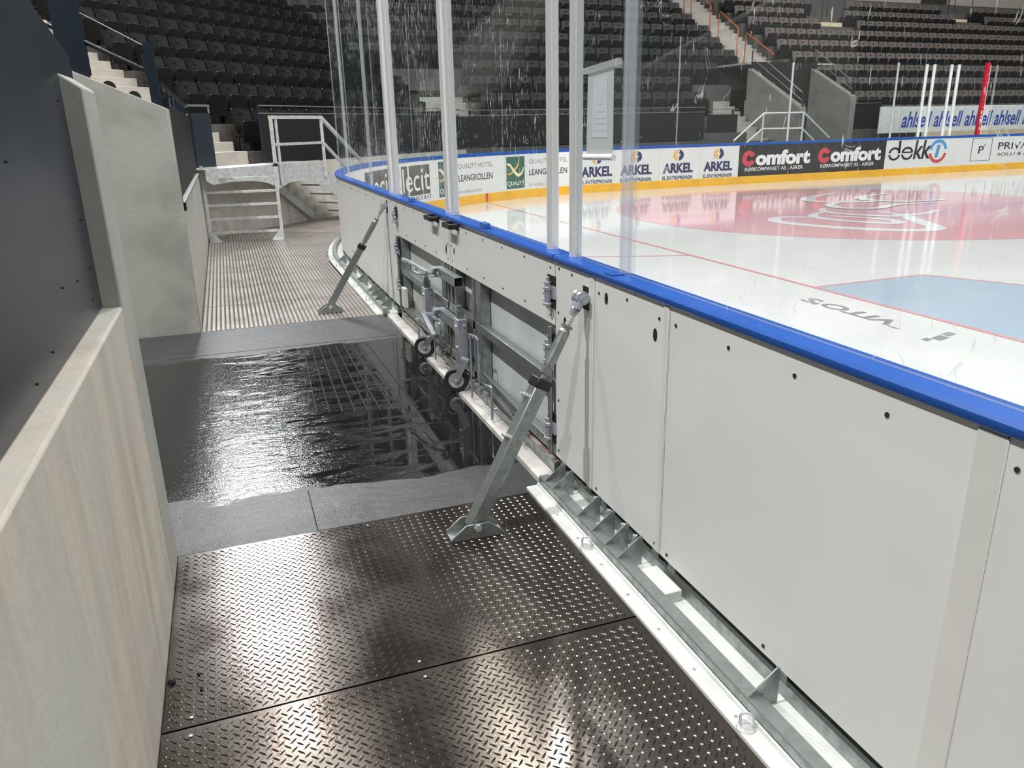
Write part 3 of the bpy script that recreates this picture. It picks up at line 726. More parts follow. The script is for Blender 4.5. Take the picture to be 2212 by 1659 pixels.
def toggle(m, y, z, x=1.325):
    # quick-release clamp at the far end of a latch bar
    m.box(x-.045, x+.04, y-.035, y+.05, z+.028, z+.036)
    m.cyl((x-.03, y+.01, z-.02), (x-.03, y+.01, z+.028), .017, n=12); m.cyl((x-.03, y+.01, z-.03), (x-.03, y+.01, z-.018), .028, n=12)
    m.box(x-.05, x-.01, y-.02, y+.03, z+.004, z+.026)
X0 = BX+OUT
def leaf(y0, y1, label, near):
    t = thing('gate_leaf', label, 'gate', (1.40, (y0+y1)/2, 0), 'leaves of the double gate')
    g = .003; a, b = y0+g, y1-g
    m = MB(); m.box(X0, X0+.010, a, b, .76, 1.058); m.build('upper_panel', hdpe, t)
    m = MB(); m.box(1.446, 1.46, a, b, .065, 1.06); m.build('inner_board', hdpe_in, t)
    m = MB(); m.box(1.4605, 1.474, a, b, .065, .205); m.build('kick_strip', yellow_m, t)
    cap(a, b, '', t)
    # welded square-tube frame
    m = MB(); m.box(1.372, 1.425, a, b, .43, .485); m.build('middle_rail', galv, t, bevel=.003)
    m = MB(); m.box(1.372, 1.425, a, b, .095, .15); m.build('bottom_rail', galv, t, bevel=.003)
    m = MB(); m.box(1.382, 1.425, a, b, .98, 1.05); m.build('top_rail', galv, t)
    ups = ((y0+.02, .05), (4.50, .11), (y1-.05, .055)) if near else ((y0+.05, .055), (5.32, .11), (y1-.08, .13))
    for y, w in ups:
        m = MB(); m.box(1.378, 1.44, y-w/2, y+w/2, .09, 1.05); m.build('upright', galv, t, bevel=.003)
    m = MB(); m.box(1.372, 1.44, *( (4.56, 4.60) if near else (5.17, 5.20)), .09, .76); m.build('stiffener', galv, t)
    # screws, finger holes on the upper panel
    ys = [a+.05+(b-a-.1)*i/5 for i in range(6)]
    screws(t, [(y, 1.025) for y in ys]+[(y, .80) for y in ys]+[(a+.04, .9), (b-.04, .9)], .0055)
    oval(t, [(y0+.10, .845), (y1-.1 if near else y0+.09, .87)], .012, .022)
    return t
near = leaf(3.25, 5.07, 'nearer leaf of the white double gate, hinged beside the large brace', True)
farl = leaf(5.076, 6.825, 'farther leaf of the white double gate, hinged beyond the wheels', False)
for z in (.915, .64, .24): hinge(near, 3.285, z, -1)
for z in (.93, .66, .34): hinge(farl, 6.80, z, 1)
m = MB(); m.cyl((X0-.016, 3.275, .10), (X0-.016, 3.275, .75), .013, n=12); m.build('hinge_rod', galv, near)
m = MB(); m.cyl((X0-.010, 6.80, .10), (X0-.010, 6.80, .75), .013, n=12); m.cyl((X0+.015, 6.77, .1), (X0+.015, 6.77, .75), .006, n=8); m.build('hinge_rod', galv, farl)
m = MB(); m.box(1.338, 1.372, 6.55, 6.66, .16, .33); m.build('catch_box', hdpe_seam, farl, bevel=.003)
m = MB(); m.box(1.34, 1.372, 4.83, 4.90, .13, .30); m.build('catch_box', zinc, near, bevel=.003)
jockey(farl, 5.53, 5.43, 5.60, .23, .52); jockey(near, 4.66, 4.62, 4.72, .17, .475)
# black pull handles under the cap
def handle(parent, y):
    m = MB(); x = X0-.005; w = .095
    pts = [V(x, y-w, 1.045), V(x-.055, y-w*.75, 1.045), V(x-.055, y+w*.75, 1.045), V(x, y+w, 1.045)]
    m.sweep([(-.012, -.016), (.012, -.016), (.012, .016), (-.012, .016)], [(pts[0], V(0, 1, 0), V(0, 0, 1)), (pts[1], V(.5, .8, 0).normalized(), V(0, 0, 1)), (pts[2], V(-.5, .8, 0).normalized(), V(0, 0, 1)), (pts[3], V(0, 1, 0), V(0, 0, 1))])
    m.box(x-.058, x-.038, y-w*.8, y+w*.8, 1.03, 1.06)
    m.box(x-.012, x+.006, y-w-.012, y-w+.02, 1.02, 1.06); m.box(x-.012, x+.006, y+w-.02, y+w+.012, 1.02, 1.06)
    return m.build('pull_handle', black_m, parent, bevel=.003)
handle(farl, 5.43); handle(near, 4.93)
m = MB(); m.box(X0-.003, X0, 5.055, 5.095, .90, 1.0); m.build('lock_plate', alu, near)
# latch bars across the joint, clamps and levers
for z, yc, par in ((.695, 5.22, farl), (.395, 5.24, farl)):
    m = MB(); n = [(-.03, -.03), (.03, -.03), (.03, .03), (-.03, .03)]
    ys, ye = yc-.02, 4.79
    for x0, x1, z0, z1 in ((1.312, 1.372, z+.027, z+.031), (1.312, 1.372, z-.031, z-.027), (1.312, 1.316, z-.031, z+.031), (1.368, 1.372, z-.031, z+.031)): m.box(x0, x1, ye, ys, z0, z1)
    m.box(1.316, 1.368, ye+.02, ye+.024, z-.027, z+.027, 1)
    m.build('latch_bar', [galv, hole_m], par, bevel=.0012)
    m = MB(); toggle(m, yc+.02, z-.005); m.build('latch_clamp', zinc, par, bevel=.0015)
m = MB(); m.bar((1.30, 5.26, .675), (1.26, 5.33, .68), .02, .02); m.bar((1.262, 5.32, .685), (1.205, 5.66, .715), .03, .016); m.cyl((1.205, 5.66, .715), (1.19, 5.78, .71), .012, .016, n=10)
m.tube([V(1.27, 5.35, .66), V(1.24, 5.52, .64), V(1.235, 5.62, .645), V(1.25, 5.60, .66)], .008, 8); m.build('latch_lever', zinc, farl, bevel=.002)
m = MB(); m.bar((1.30, 5.26, .385), (1.235, 5.40, .37), .022, .02); m.bar((1.235, 5.40, .37), (1.215, 5.02, .30), .03, .018); m.tube([V(1.215, 5.02, .30), V(1.20, 5.08, .275), V(1.195, 5.14, .26)], .009, 8); m.build('latch_lever', zinc, farl, bevel=.002)
# floor bolts: bent rods and sliding links
def floor_bolt(par, yv, yh, yl, z1, zt):
    m = MB(); x = 1.30
    pipe_loop(m, [V(x, yv, .02), V(x, yv, z1-.02), V(x, yv-.02, z1), V(x+.01, yv-.10, z1+.005), V(x+.012, yv-.12, z1-.01), V(x+.012, yv-.125, .10)], .0065)
    m.cyl((x, yv, z1-.03), (x, yv, z1+.0), .010, n=10)
    m.cyl((x+.012, yv-.125, .08), (x+.012, yv-.125, .12), .014, n=8)
    m.build('drop_bolt', zinc, par)
    m = MB(); m.bar((1.345, yv-.10, .205), (1.345, yl, .165), .012, .028); m.bar((1.335, yv-.12, .145), (1.335, yl+.03, .105), .010, .022); m.bar((1.332, yl, .04), (1.332, yl, .17), .014, .02)
    for q in ((yl, .165), (yl-.02, .09), (yv-.13, .115)): m.cyl((1.325, q[0], q[1]), (1.35, q[0], q[1]), .014, n=8)
    m.build('bolt_link', galv, par)
    m = MB(); pipe_loop(m, [V(1.325, yh+.17, .17), V(1.30, yh, .215), V(1.298, yh-.03, .215), V(1.296, yh-.035, .19), V(1.296, yh-.035, .02)], .0075); m.cyl((1.296, yh-.035, .08), (1.33, yh-.035, .085), .008, n=8)
    m.build('foot_lever', zinc, par)
floor_bolt(near, 4.44, 4.06, 3.62, .44, .4); floor_bolt(farl, 5.36, 5.90, 5.52, .33, .3)
m = MB(); m.tube([V(1.43, 3.88, .17), V(1.43, 3.88, .25), V(1.43, 3.84, .25), V(1.43, 3.84, .17)], .004, 6); m.build('wire_clip', bolt_m, near)
# glass and posts carried by the leaves
post(3.425, near); post(5.125, near); post(5.265, farl); post(7.02, None, 'nearer aluminium post of the pair beyond the farther gate leaf')
slab(3.46, 5.10, 1.095, 3.6, glass_gate, near); slab(5.30, 6.99, 1.095, 3.6, glass_speck, farl)
def stop_block(y, par):
    m = MB(); m.prism([(1.365, y-.055, 1.092), (1.365, y+.055, 1.092), (1.365, y+.045, 1.125), (1.365, y-.045, 1.125)], (.035, 0, 0)); m.build('stop_block', blue_m, par, bevel=.004)
stop_block(6.22, farl); stop_block(4.32, near)

# ================================================================ GLASS ROUND THE RINK
post(3.165, None, 'aluminium glass post nearest the camera, right of the double gate'); post(7.24, None, 'farther aluminium post of the pair beyond the farther gate leaf')
def pane(s0, s1, z1, mat, label, off=-.03):
    o = slab(s0, s1, 1.093, z1, mat, off=off); o['label'] = label; o['category'] = 'glass pane'; o['group'] = 'glass panes round the rink'; return o
pane(-1.4, 2.655, 3.6, glass_m, 'scuffed clear glass pane standing on the nearest dasher boards')
pane(2.725, 3.13, 3.6, glass_m, 'narrow clear glass pane with a hanging banner, right of the double gate')
pane(7.275, 8.28, 3.6, glass_speck, 'speckled clear glass pane just beyond the double gate')
pane(8.30, 9.85, 3.6, glass_speck, 'speckled clear glass pane before the bend, second beyond the gate')
pane(9.87, 11.5, 3.6, glass_speck, 'curved clear glass pane at the start of the rink corner')
arc = [11.52, 13.0, 14.6, 16.2, 17.8, 19.4, 21.0]
for i in range(6): pane(arc[i], arc[i+1]-.02, 3.7, glass_far, 'clear curved glass pane of the rink corner, %s after the bend begins' % ORD[i+1])
line_ = [(21.0, 24.6, 3.7, 'tall clear glass pane above the far hotel advert board'), (24.62, 28.18, 3.12, 'clear glass pane above the two rightmost electrician adverts'), (28.2, 31.9, 3.12, 'clear glass pane in front of the tunnel of the far stand'), (31.92, 33.05, 3.12, 'narrow clear glass pane left of the white double posts'), (33.4, 33.95, 3.12, 'narrow clear glass pane between the white double posts'), (34.35, 35.4, 3.12, 'narrow clear glass pane left of the red post'), (35.9, 38.5, 3.0, 'clear glass pane right of the red post'), (38.52, 46, 3.0, 'clear glass pane over the far boards at the right edge')]
for a, b, z, l in line_: pane(a, b, z, glass_far, l)
# clear acrylic post on the near boards, and joiners on the bend
t = thing('acrylic_post', 'clear acrylic glass post with a blue foot on the nearest cap rail', 'glass post', (1.433, 2.69, 1.092))
m = MB(); m.box(1.405, 1.462, 2.66, 2.69, 1.094, 3.6); m.box(1.418, 1.45, 2.69, 2.722, 1.094, 3.6); m.build('clear_channel', acry_m, t, bevel=.004)
m = MB(); m.box(1.432, 1.438, 2.652, 2.728, 1.094, 3.6); m.build('channel_web', edge_m, t)
m = MB(); m.box(1.36, 1.41, 2.655, 2.725, 1.0925, 1.0965); m.build('foot_plate', blue_m, t)
for s, l in ((8.29, 'clear joiner strip between the speckled panes just beyond the gate'), (9.86, 'clear joiner strip where the glass starts to bend')):
    p = PP(s, -.03); m = MB(); m.box(p.x-.018, p.x+.018, p.y-.010, p.y+.010, 1.093, 3.6); tag(m.build('glass_joiner', edge_m, bevel=.006), l, 'glass joiner', 'joiners between the bent panes')
def fpost(s, z1, mat, label, r=.035, square=False):
    p, tt = path(s); p = p+Vector((tt.y, -tt.x, 0))*-.03; m = MB()
    if square: m.para(p-tt*r+Vector((tt.y, -tt.x, 0))*-r+V(0, 0, 1.093), tt*2*r, Vector((tt.y, -tt.x, 0))*2*r, V(0, 0, z1-1.093))
    else: m.cyl(p+V(0, 0, 1.093), p+V(0, 0, z1), r, n=12)
    return tag(m.build('far_glass_post', mat), label, 'glass post', 'glass posts on the far boards')
fpost(21.0, 3.75, edge_m, 'clear glass post on the far boards above the green hotel square', .025)
fpost(24.61, 3.7, edge_m, 'clear glass post on the far boards above the middle electrician adverts', .02)
fpost(28.19, 3.12, alu, 'grey glass post on the far boards left of the tunnel', .03)
fpost(31.91, 3.14, alu, 'grey glass post on the far boards in front of the concrete tunnel wall', .03)
for s, l in ((33.0, 'first'), (33.3, 'second'), (33.98, 'third'), (34.27, 'fourth')): fpost(s, 3.1, white_paint, 'white glass post, %s from the left of the four on the far boards' % l, .045)
fpost(35.85, 3.1, edge_m, 'clear glass post just right of the red post', .03)
t = thing('red_post', 'red and white glass post with white lettering on the far boards', 'glass post', tuple(PP(35.45, -.03, 1.093)))
p, tt = path(35.45); nrm = Vector((tt.y, -tt.x, 0)); p = p-nrm*.03
m = MB(); m.para(p-tt*.06-nrm*.05+V(0, 0, 1.80), tt*.12, nrm*.09, V(0, 0, 1.36)); m.para(p-tt*.06-nrm*.05+V(0, 0, 1.095), tt*.12, nrm*.09, V(0, 0, .13)); m.build('red_cover', red_m, t)
m = MB(); m.para(p-tt*.06-nrm*.05+V(0, 0, 1.225), tt*.12, nrm*.088, V(0, 0, .575)); m.build('letter_panel', red_m, t)
m = MB(); m.para(p+tt*.062-nrm*.05+V(0, 0, 1.095), tt*.05, nrm*.07, V(0, 0, 2.0)); m.build('white_post', white_paint, t)
m = MB()
for i, ch in enumerate('RAITA'):
    vs, fs = text_geo(ch, .03); z = 1.70-.115*i
    m.add([p+tt*(-.04+.085*x)+nrm*.043+V(0, 0, z+.095*y) for x, y in vs], fs)
for i in range(6): q = p+nrm*.041+V(0, 0, 1.9+.23*i); m.cyl(q, q+nrm*.004, .012, n=8)
m.build('letters', white_ink, t, smooth=False, recalc=False)
# banner hung on the narrow pane
t = thing('hanging_banner', 'small pale banner in a clear holder hung on the glass beside the gate', 'banner', (1.415, 2.89, 1.53))
m = MB(); m.bar((1.413, 2.735, 1.868), (1.413, 3.035, 1.852), .016, .022, up=(0, 0, 1)); m.box(1.40, 1.424, 2.735, 2.75, 1.845, 1.872); m.box(1.40, 1.424, 3.02, 3.035, 1.84, 1.862); m.build('top_holder', hold_m, t)
m = MB(); m.prism([(1.414, 2.785, 1.532), (1.414, 3.02, 1.528), (1.414, 3.01, 1.848), (1.414, 2.79, 1.855)], (.003, 0, 0)); m.build('sheet', frost_m, t)
m = MB(); m.prism([(1.413, 2.83, 1.60), (1.413, 2.965, 1.60), (1.413, 2.955, 1.82), (1.413, 2.835, 1.825)], (.0008, 0, 0)); m.build('print', frost2_m, t)
m = MB()
for i in range(6): a = math.pi*i/3; q = V(1.4122, 2.895+.016*math.cos(a), 1.765+.016*math.sin(a)); m.cyl(q, q+V(.0006, 0, 0), .007, n=8)
for z, w in ((1.728, .018), (1.70, .045), (1.675, .05), (1.655, .05), (1.63, .045)): m.box(1.4122, 1.4128, 2.895-w, 2.895+w, z-.004, z+.004)
m.build('emblem_and_lines', frost3_m, t)
m = MB(); m.cyl((1.413, 2.772, 1.528), (1.413, 3.035, 1.522), .012, n=12); m.build('bottom_weight', white_paint, t)

# ================================================================ FAR BOARDS WITH ADVERTS
ADV = [(13.0, 15.28, 'curved far board with the left one of two charcoal adverts', None), (15.28, 17.0, 'far board with the right one of two charcoal adverts'), (17.0, 19.4, 'far board with the left one of two green squares and a black hotel name'),
       (19.4, 21.75, 'far board with the right one of two green squares and a black hotel name'), (21.75, 22.78, 'far board with the leftmost of four dark blue adverts with round emblem'), (22.78, 24.1, 'far board with the second from left of four dark blue adverts with round emblem'),
       (24.1, 25.35, 'far board with the third from left of four dark blue adverts with round emblem'), (25.35, 26.6, 'far board with the rightmost of four dark blue adverts with round emblem'),
       (26.6, 29.2, 'black far board with the left one of two red and white adverts'), (29.2, 31.8, 'black far board with the right one of two red and white adverts'),
       (31.8, 34.5, 'white far board with big black letters and a red and blue ring'), (34.5, 38.2, 'white far board with a framed letter at the right edge'), (38.2, 50, 'white far board continuing out of the picture at the right')]
BD = [dasher(a[0], a[1], a[2], posts=(a[0]+.2,)) for a in ADV]
def pb(par, name, mats, fn):
    m = MB(); fn(m); return m.build(name, mats, par, smooth=False, recalc=False)
for i, (a, b) in enumerate(((13.72, 15.20), (15.24, 16.77))):
    pb(BD[i], 'advert_ground', decit_m, lambda m: board_rect(m, a, b, .37, .95))
    w = b-a
    pb(BD[i], 'advert_letters', white_ink, lambda m: board_text(m, 'elecit', a+.02*w, b-.03*w, .45, .90, .0))
    pb(BD[i], 'advert_small_letters', ink_m, lambda m: board_text(m, 'ELECTRONICS & IT', a+.05*w, b, .275, .35, .0))
def quality(par, s):
    pb(par, 'advert_square', green_ink, lambda m: board_rect(m, s, s+.60, .245, .972))
    def sw(m, pts, w, k):
        p = spline(pts, 8); n = len(p); vs, fs = ribbon(p, [w*(.3+.7*math.sin(math.pi*i/(n-1))) for i in range(n)]); board_shape(m, vs, fs, s, s+.60, .245, .972, .004+.001*k, k)
    def q(m):
        sw(m, [(0, .50), (.2, .46), (.5, .62), (.66, .80), (.70, 1.0)], .07, 0)
        sw(m, [(.02, .78), (.2, .74), (.45, .52), (.65, .42), (.85, .50), (.92, .66)], .10, 1)
        sw(m, [(.05, .735), (.22, .69), (.45, .475), (.65, .375), (.82, .43)], .04, 0)
    pb(par, 'advert_swash', [gold_ink, cream_ink], q)
    pb(par, 'advert_square_letters', white_ink, lambda m: (board_text(m, 'Q', s+.03, s+.15, .30, .42, .0), board_text(m, 'UALITY', s+.155, s+.575, .32, .41, .012)))
    pb(par, 'advert_thin_letters', grey_ink, lambda m: (board_text(m, 'QUALITY HOTEL', s+.74, s+1.93, .775, .895, -.004), board_text(m, 'BY NORDIC CHOICE', s+.74, s+1.53, .27, .33, -.006)))
    pb(par, 'advert_letters', ink_m, lambda m: board_text(m, 'LEANGKOLLEN', s+.74, s+1.92, .52, .66, .008))
quality(BD[2], 17.07); quality(BD[3], 19.45)
def arkel(par, c):
    pb(par, 'advert_letters', inkblue_m, lambda m: (board_text(m, 'ARKEL', c-.46, c+.46, .385, .635, .045), board_text(m, 'EL.ENTREPRENØR', c-.47, c+.47, .215, .31, .02)))
    def em(m):
        v1, f1 = disc(16, math.pi/2, 3*math.pi/2); board_shape(m, v1, f1, c-.16, c+.14, .70, .97, .004, 0)
        v1, f1 = disc(16, -math.pi/2, math.pi/2); board_shape(m, v1, f1, c-.12, c+.16, .70, .97, .004, 1)
        board_shape(m, [(.62, .95), (.30, .50), (.48, .52), (.36, .05), (.72, .58), (.52, .56)], [(0, 1, 2, 5), (2, 3, 4, 5)], c-.16, c+.16, .70, .97, .006, 2)
    pb(par, 'advert_emblem', [gold_ink, inkblue_m, white_ink], em)
for i, c in enumerate((22.26, 23.42, 24.68, 25.94)): arkel(BD[4+i], c)
for i, (a, b) in enumerate(((26.6, 29.2), (29.2, 31.8))):
    pb(BD[8+i], 'advert_ground', advblack, lambda m: board_rect(m, a, b, .205, 1.055))
    def c_letter(m):
        v1, f1 = disc(28, .42, 2*math.pi-.42, .36); board_shape(m, v1, f1, a+.11, a+.55, .46, .88, .004)
    pb(BD[8+i], 'advert_big_letter', red_ink, c_letter)
    pb(BD[8+i], 'advert_letters', white_ink, lambda m: board_text(m, 'omfort', a+.56, b-.17, .475, .875, .05))
    pb(BD[8+i], 'advert_small_letters', white_ink, lambda m: board_text(m, 'RØRKOMPANIET AS - ASKER', a+.22, b-.40, .335, .435, .008))
def dekk(m):
    for x in (31.92, 32.42):
        v1, f1 = disc(14, .30 if x > 32 else .12, math.pi-.12, .68); board_shape(m, v1, f1, x, x+.46, .46, .82)
        v1, f1 = disc(14, math.pi+.12, 2*math.pi-.12, .68); board_shape(m, v1, f1, x, x+.46, .44, .80)
    board_rect(m, 32.28, 32.37, .645, 1.0, .004); board_rect(m, 32.44, 32.87, .645, .68, .004)
    board_text(m, 'kk', 32.90, 33.58, .455, 1.0, .02, .12)
pb(BD[10], 'advert_letters', ink_m, dekk)
def ring_up(m):
    v1, f1 = disc(20, .05*math.pi, .95*math.pi, .72); board_shape(m, v1, f1, 33.52, 34.24, .33, 1.0); board_text(m, '1', 33.76, 33.96, .47, .84, .05, .15)
pb(BD[10], 'advert_ring_top', sky_ink, ring_up)
def ring_dn(m):
    v1, f1 = disc(20, 1.05*math.pi, 1.95*math.pi, .72); board_shape(m, v1, f1, 33.52, 34.24, .31, .98)
pb(BD[10], 'advert_ring_bottom', red_ink, ring_dn)
def frame(m):
    for a, b, c, d in ((35.27, 36.13, .985, .997), (35.27, 36.13, .312, .324), (35.27, 35.29, .312, .997), (36.11, 36.13, .312, .997)): board_rect(m, a, b, c, d, .004)
    board_text(m, 'P', 35.58, 35.80, .53, .75, .004); board_text(m, '*', 35.80, 35.86, .74, .81, .01)
    board_text(m, 'PRIVATMEGLEREN', 36.42, 40.6, .63, .845, .003); board_text(m, 'SOLLI & PARTNERS', 36.42, 39.1, .435, .53, .0, .15)
pb(BD[11], 'advert_letters', ink_m, frame)
pb(BD[3], 'line_mark', red_ink, lambda m: None) if False else None
m = MB(); board_rect(m, 18.72, 18.80, .005, .204, .016); m.build('goal_line_mark', red_ink, BD[2], smooth=False, recalc=False)

# advert panels at the back of the players' benches
am = FS(20.95, 19.55)
for i in range(9):
    u0 = 21.35+(0 if i == 0 else .95+1.47*(i-1)); u1 = u0+(.93 if i == 0 else 1.45)
    q = FS((u0+u1)/2, 19.6)
    lab = 'blank white panel, left end of the row of blue-lettered panels' if i == 0 else 'white panel with blue lettering, %s from the left behind the far boards' % ORD[i]
    if i > 5: lab = 'white panel with blue lettering, %s in the row, out at the right' % ORD[i]
    t = thing('advert_sheet_stand', lab, 'advert panel', (q.x, q.y, 0), 'blue-lettered panels behind the far boards')
    m = MB(); m.prism([FS(u0, 19.6, 1.17), FS(u1, 19.6, 1.17), FS(u1, 19.6, 1.99), FS(u0, 19.6, 1.99)], FN*.03); m.build('sheet', white_paint, t, smooth=False)
    if i:
        vs, fs = text_geo('ahlsell', .018, .22); m = MB(); m.add([FS(u0+.05+1.34*x, 19.594, 1.33+.50*y) for x, y in vs], fs); m.build('letters', ahl_m, t, smooth=False, recalc=False)
    m = MB(); m.prism([FS(u0+.05, 19.63, -.04), FS(u0+.11, 19.63, -.04), FS(u0+.11, 19.63, 1.99), FS(u0+.05, 19.63, 1.99)], FN*.05); m.build('stand', galv, t)
m = MB(); m.prism([FS(23.2, 19.4, 1.02), FS(40, 19.4, 1.02), FS(40, 19.4, 1.18), FS(23.2, 19.4, 1.18)], FN*.1); m.prism([FS(23.2, 19.42, -.04), FS(40, 19.42, -.04), FS(40, 19.42, 1.02), FS(23.2, 19.42, 1.02)], FN*.06)
tag(m.build('bench_ledge', wood_m, smooth=False), 'pale wooden ledge below the blue-lettered panels', 'ledge')

# ================================================================ BRACES
def brace(y, top, foot, collar, label, yt):
    t = thing('brace', label, 'brace', (foot[0], foot[1], 0), 'telescopic braces propping the boards')
    f = Vector(foot)+V(0, 0, .055); tp = Vector(top); d = (tp-f).normalized()
    c = f+d*collar
    m = MB(); m.bar(f-d*.02, c, .062, .062); b = m.build('square_tube', galv, t, bevel=.006)
    m = MB(); m.bar(c-d*.022, c+d*.022, .074, .074); m.build('collar', black_m, t, bevel=.006)
    L = (tp-c).length
    m = MB(); m.cyl(c, c+d*.06, .012, n=10); m.cyl(c+d*.045, c+d*.075, .024, n=6); m.cyl(c+d*.07, c+d*.085, .019, .024, n=16); m.cyl(c+d*.085, c+d*(L*.60), .0245, n=18); m.cyl(c+d*(L*.60), c+d*(L*.64), .0245, .017, n=18); m.cyl(c+d*(L*.645), c+d*(L*.675), .026, n=6)
    m.build('turnbuckle', galv, t)
    m = MB(); m.cyl(c+d*(L*.66), c+d*(L*.84), .0125, n=12)
    for i in range(6): q = c+d*(L*.69+.012*i); m.cyl(q, q+d*.004, .0145, n=12)
    m.build('threaded_rod', bolt_m, t)
    m = MB(); e = tp-d*.0
    sd = d.cross(V(0, 1, 0)).normalized()
    for s in (-1, 1):
        o = V(0, 1, 0)*s*.016
        m.cyl(c+d*(L*.82), e-d*.05+o, .014, .016, n=12); m.cyl(e-d*.052+o, e+o, .016, .018, n=12)
        m.cyl(e+V(0, 1, 0)*s*.006, e+V(0, 1, 0)*s*.030, .029, n=18)
    m.cyl(c+d*(L*.80), c+d*(L*.86), .016, .02, n=14)
    m.cyl(e-V(0, .042, 0), e+V(0, .036, 0), .012, n=12); m.cyl(e-V(0, .047, 0), e-V(0, .030, 0), .019, n=6)
    m.build('clevis', zinc, t)
    m = MB(); m.cyl(e, e+V(.07, 0, .0), .016, n=12); m.build('eye_bolt', bolt_m, t)
    # shoe: two side plates on a rocker
    m = MB(); fx = Vector((foot[0], foot[1], 0)); ax = V(1, -.02, 0).normalized(); ay = V(0, 1, 0)
    for s in (-1, 1):
        o = fx+ay*s*.042-ay*.003
        m.prism([o+ax*x+V(0, 0, z) for x, z in ((-.115, .002), (.115, .002), (.115, .016), (.05, .07), (-.05, .07), (-.115, .016))], ay*.006)
    m.para(fx-ax*.115-ay*.045+V(0, 0, .001), ax*.23, ay*.09, V(0, 0, .007))
    m.build('shoe', galv, t, bevel=.0015)
    m = MB(); m.cyl(f-ay*.056, f+ay*.056, .010, n=10); m.cyl(f-ay*.058, f-ay*.046, .016, n=6)
    n1 = V(0, -1, 0)
    for k in (.07, .26):
        q = c-d*k; lft = d.cross(V(0, 1, 0)).normalized(); lft = -lft if lft.x > 0 else lft
        m.cyl(q+lft*.031, q+lft*.052, .011, n=6); m.cyl(q+lft*.05, q+lft*.064, .007, n=8)
    m.build('clamp_bolt', bolt_m, t)
    return t
brace(2.85, (1.335, 2.895, .965), (.815, 2.82, 0), .655, 'large galvanised brace in the foreground, standing on the chequered plate', 2.9)
brace(7.37, (1.345, 7.225, .985), (.79, 7.40, 0), .66, 'smaller galvanised brace beyond the black mat, standing on the ribbed floor', 7.25)

# ================================================================ LEFT SIDE: PANEL, RAILINGS, BARRIER, STAIR
m = MB(); m.prism([(-.44, -2.5, 1.102), (-.44, 3.15, 1.102), (-.44, 3.15, 1.905), (-.44, 2.72, 1.985), (-.44, -2.5, 2.99)], (-.025, 0, 0))
hp = tag(m.build('hoarding_panel', navy, bevel=.003), 'large glossy navy panel on the low concrete wall at the left', 'panel')
m = MB()
for y, z in ((2.0, 1.6), (2.3, 1.27), (2.52, 1.25), (2.70, 1.16), (2.76, 1.40), (2.76, 1.25), (2.05, 1.16), (1.85, 1.14), (1.55, 1.66), (2.78, 1.75)): m.cyl((-.4395, y, z), (-.4365, y, z), .0032, n=8)
m.build('rivet', hole_m, hp)
# railing on top of the pier across the opening
t = thing('stair_railing', 'navy steel railing with slanting bars on top of the grey concrete wall', 'railing', (-.7, 7.21, 1.9))
ztop = lambda x: 1.84+(-.36-x)*.4414
for x in (-.44, -.98):
    m = MB(); w = .035 if x > -.6 else .10; m.box(x-w, x+w, 7.16, 7.26, ztop(x)-.02, ztop(x)+(.46 if x > -.6 else .80)); m.build('railing_post', navy_post, t)
m = MB(); m.tube([V(-.50, 7.2, 2.14), V(-1.9, 7.2, 2.14+1.4*.50)], .016, 8); m.build('middle_bar', navy_post, t)
m = MB(); m.tube([V(-.45, 7.2, 2.30), V(-1.9, 7.2, 2.30+1.45*.55)], .005, 6); m.build('top_cable', galv, t)
m = MB()
for i in range(3): x = -.93+.17*i; m.cyl((x, 7.12, ztop(x)-.01), (x, 7.20, ztop(x)-.01), .045, n=12)
m.build('rubber_buffer', black_m, t)
# dark fence on the corridor wall
t = thing('corridor_fence', 'dark fence panel with a row of square openings on the corridor wall', 'fence', (-.42, 10.5, 1.07))
m = MB(); m.box(-.44, -.40, 7.34, 13.6, 1.08, 1.90); m.build('fence_panel', dark_panel, t)
m = MB(); m.box(-.46, -.36, 7.335, 7.36, 1.08, 1.93); m.build('end_plate', black_m, t)
for i in range(8):
    m = MB(); y = 7.42+.87*i; m.box(-.47, -.44, y-.03, y+.03, 1.08, 2.04); m.build('fence_post', navy_post, t)
m = MB(); m.box(-.445, -.395, 7.39, 13.55, 2.03, 2.06); m.build('top_rail', navy_post, t)
# navy column panel beside the stairs and fence of the corner stand
t = thing('stair_end_panel', 'navy steel panel with a short top rail left of the corner stairs', 'panel', tuple(CS(9.75, 10.05, 1.09)))
m = MB(); m.prism([CS(9.50, 10.03, 1.09), CS(9.89, 10.03, 1.09), CS(9.89, 10.03, 1.95), CS(9.50, 10.03, 1.95)], CN*.05); m.build('sheet', navy, t)
m = MB(); m.bar(CS(9.35, 10.05, 2.065), CS(9.91, 10.05, 2.065), .03, .03); m.bar(CS(9.895, 10.05, 1.95), CS(9.895, 10.05, 2.07), .03, .03); m.build('top_rail', galv, t)
def stand_fence(name, ax, nrm, u0, u1, n, z0, zt, label, step=1.6, every=None):
    q = ax((u0+u1)/2, n); t = thing(name, label, 'fence', (q.x, q.y, z0))
    m = MB(); m.prism([ax(u0+.03, n, z0+.03), ax(u1, n, z0+.03), ax(u1, n, zt-.15), ax(u0+.03, n, zt-.15)], nrm*.02); m.build('fence_panel', dark_panel, t)
    m = MB(); m.bar(ax(u0, n, zt), ax(u1, n, zt), .035, .02); m.build('top_rail', galv, t)
    m = MB(); m.bar(ax(u0, n, zt-.13), ax(u1, n, zt-.13), .03, .02); m.build('middle_rail', galv, t)
    k = int((u1-u0)/step)+1
    for i in range(k):
        m = MB(); u = u0+.03+i*step; p = ax(u, n+.03); m.box(p.x-.025, p.x+.025, p.y-.025, p.y+.025, z0, zt); m.build('fence_post', navy_post, t)
    return t
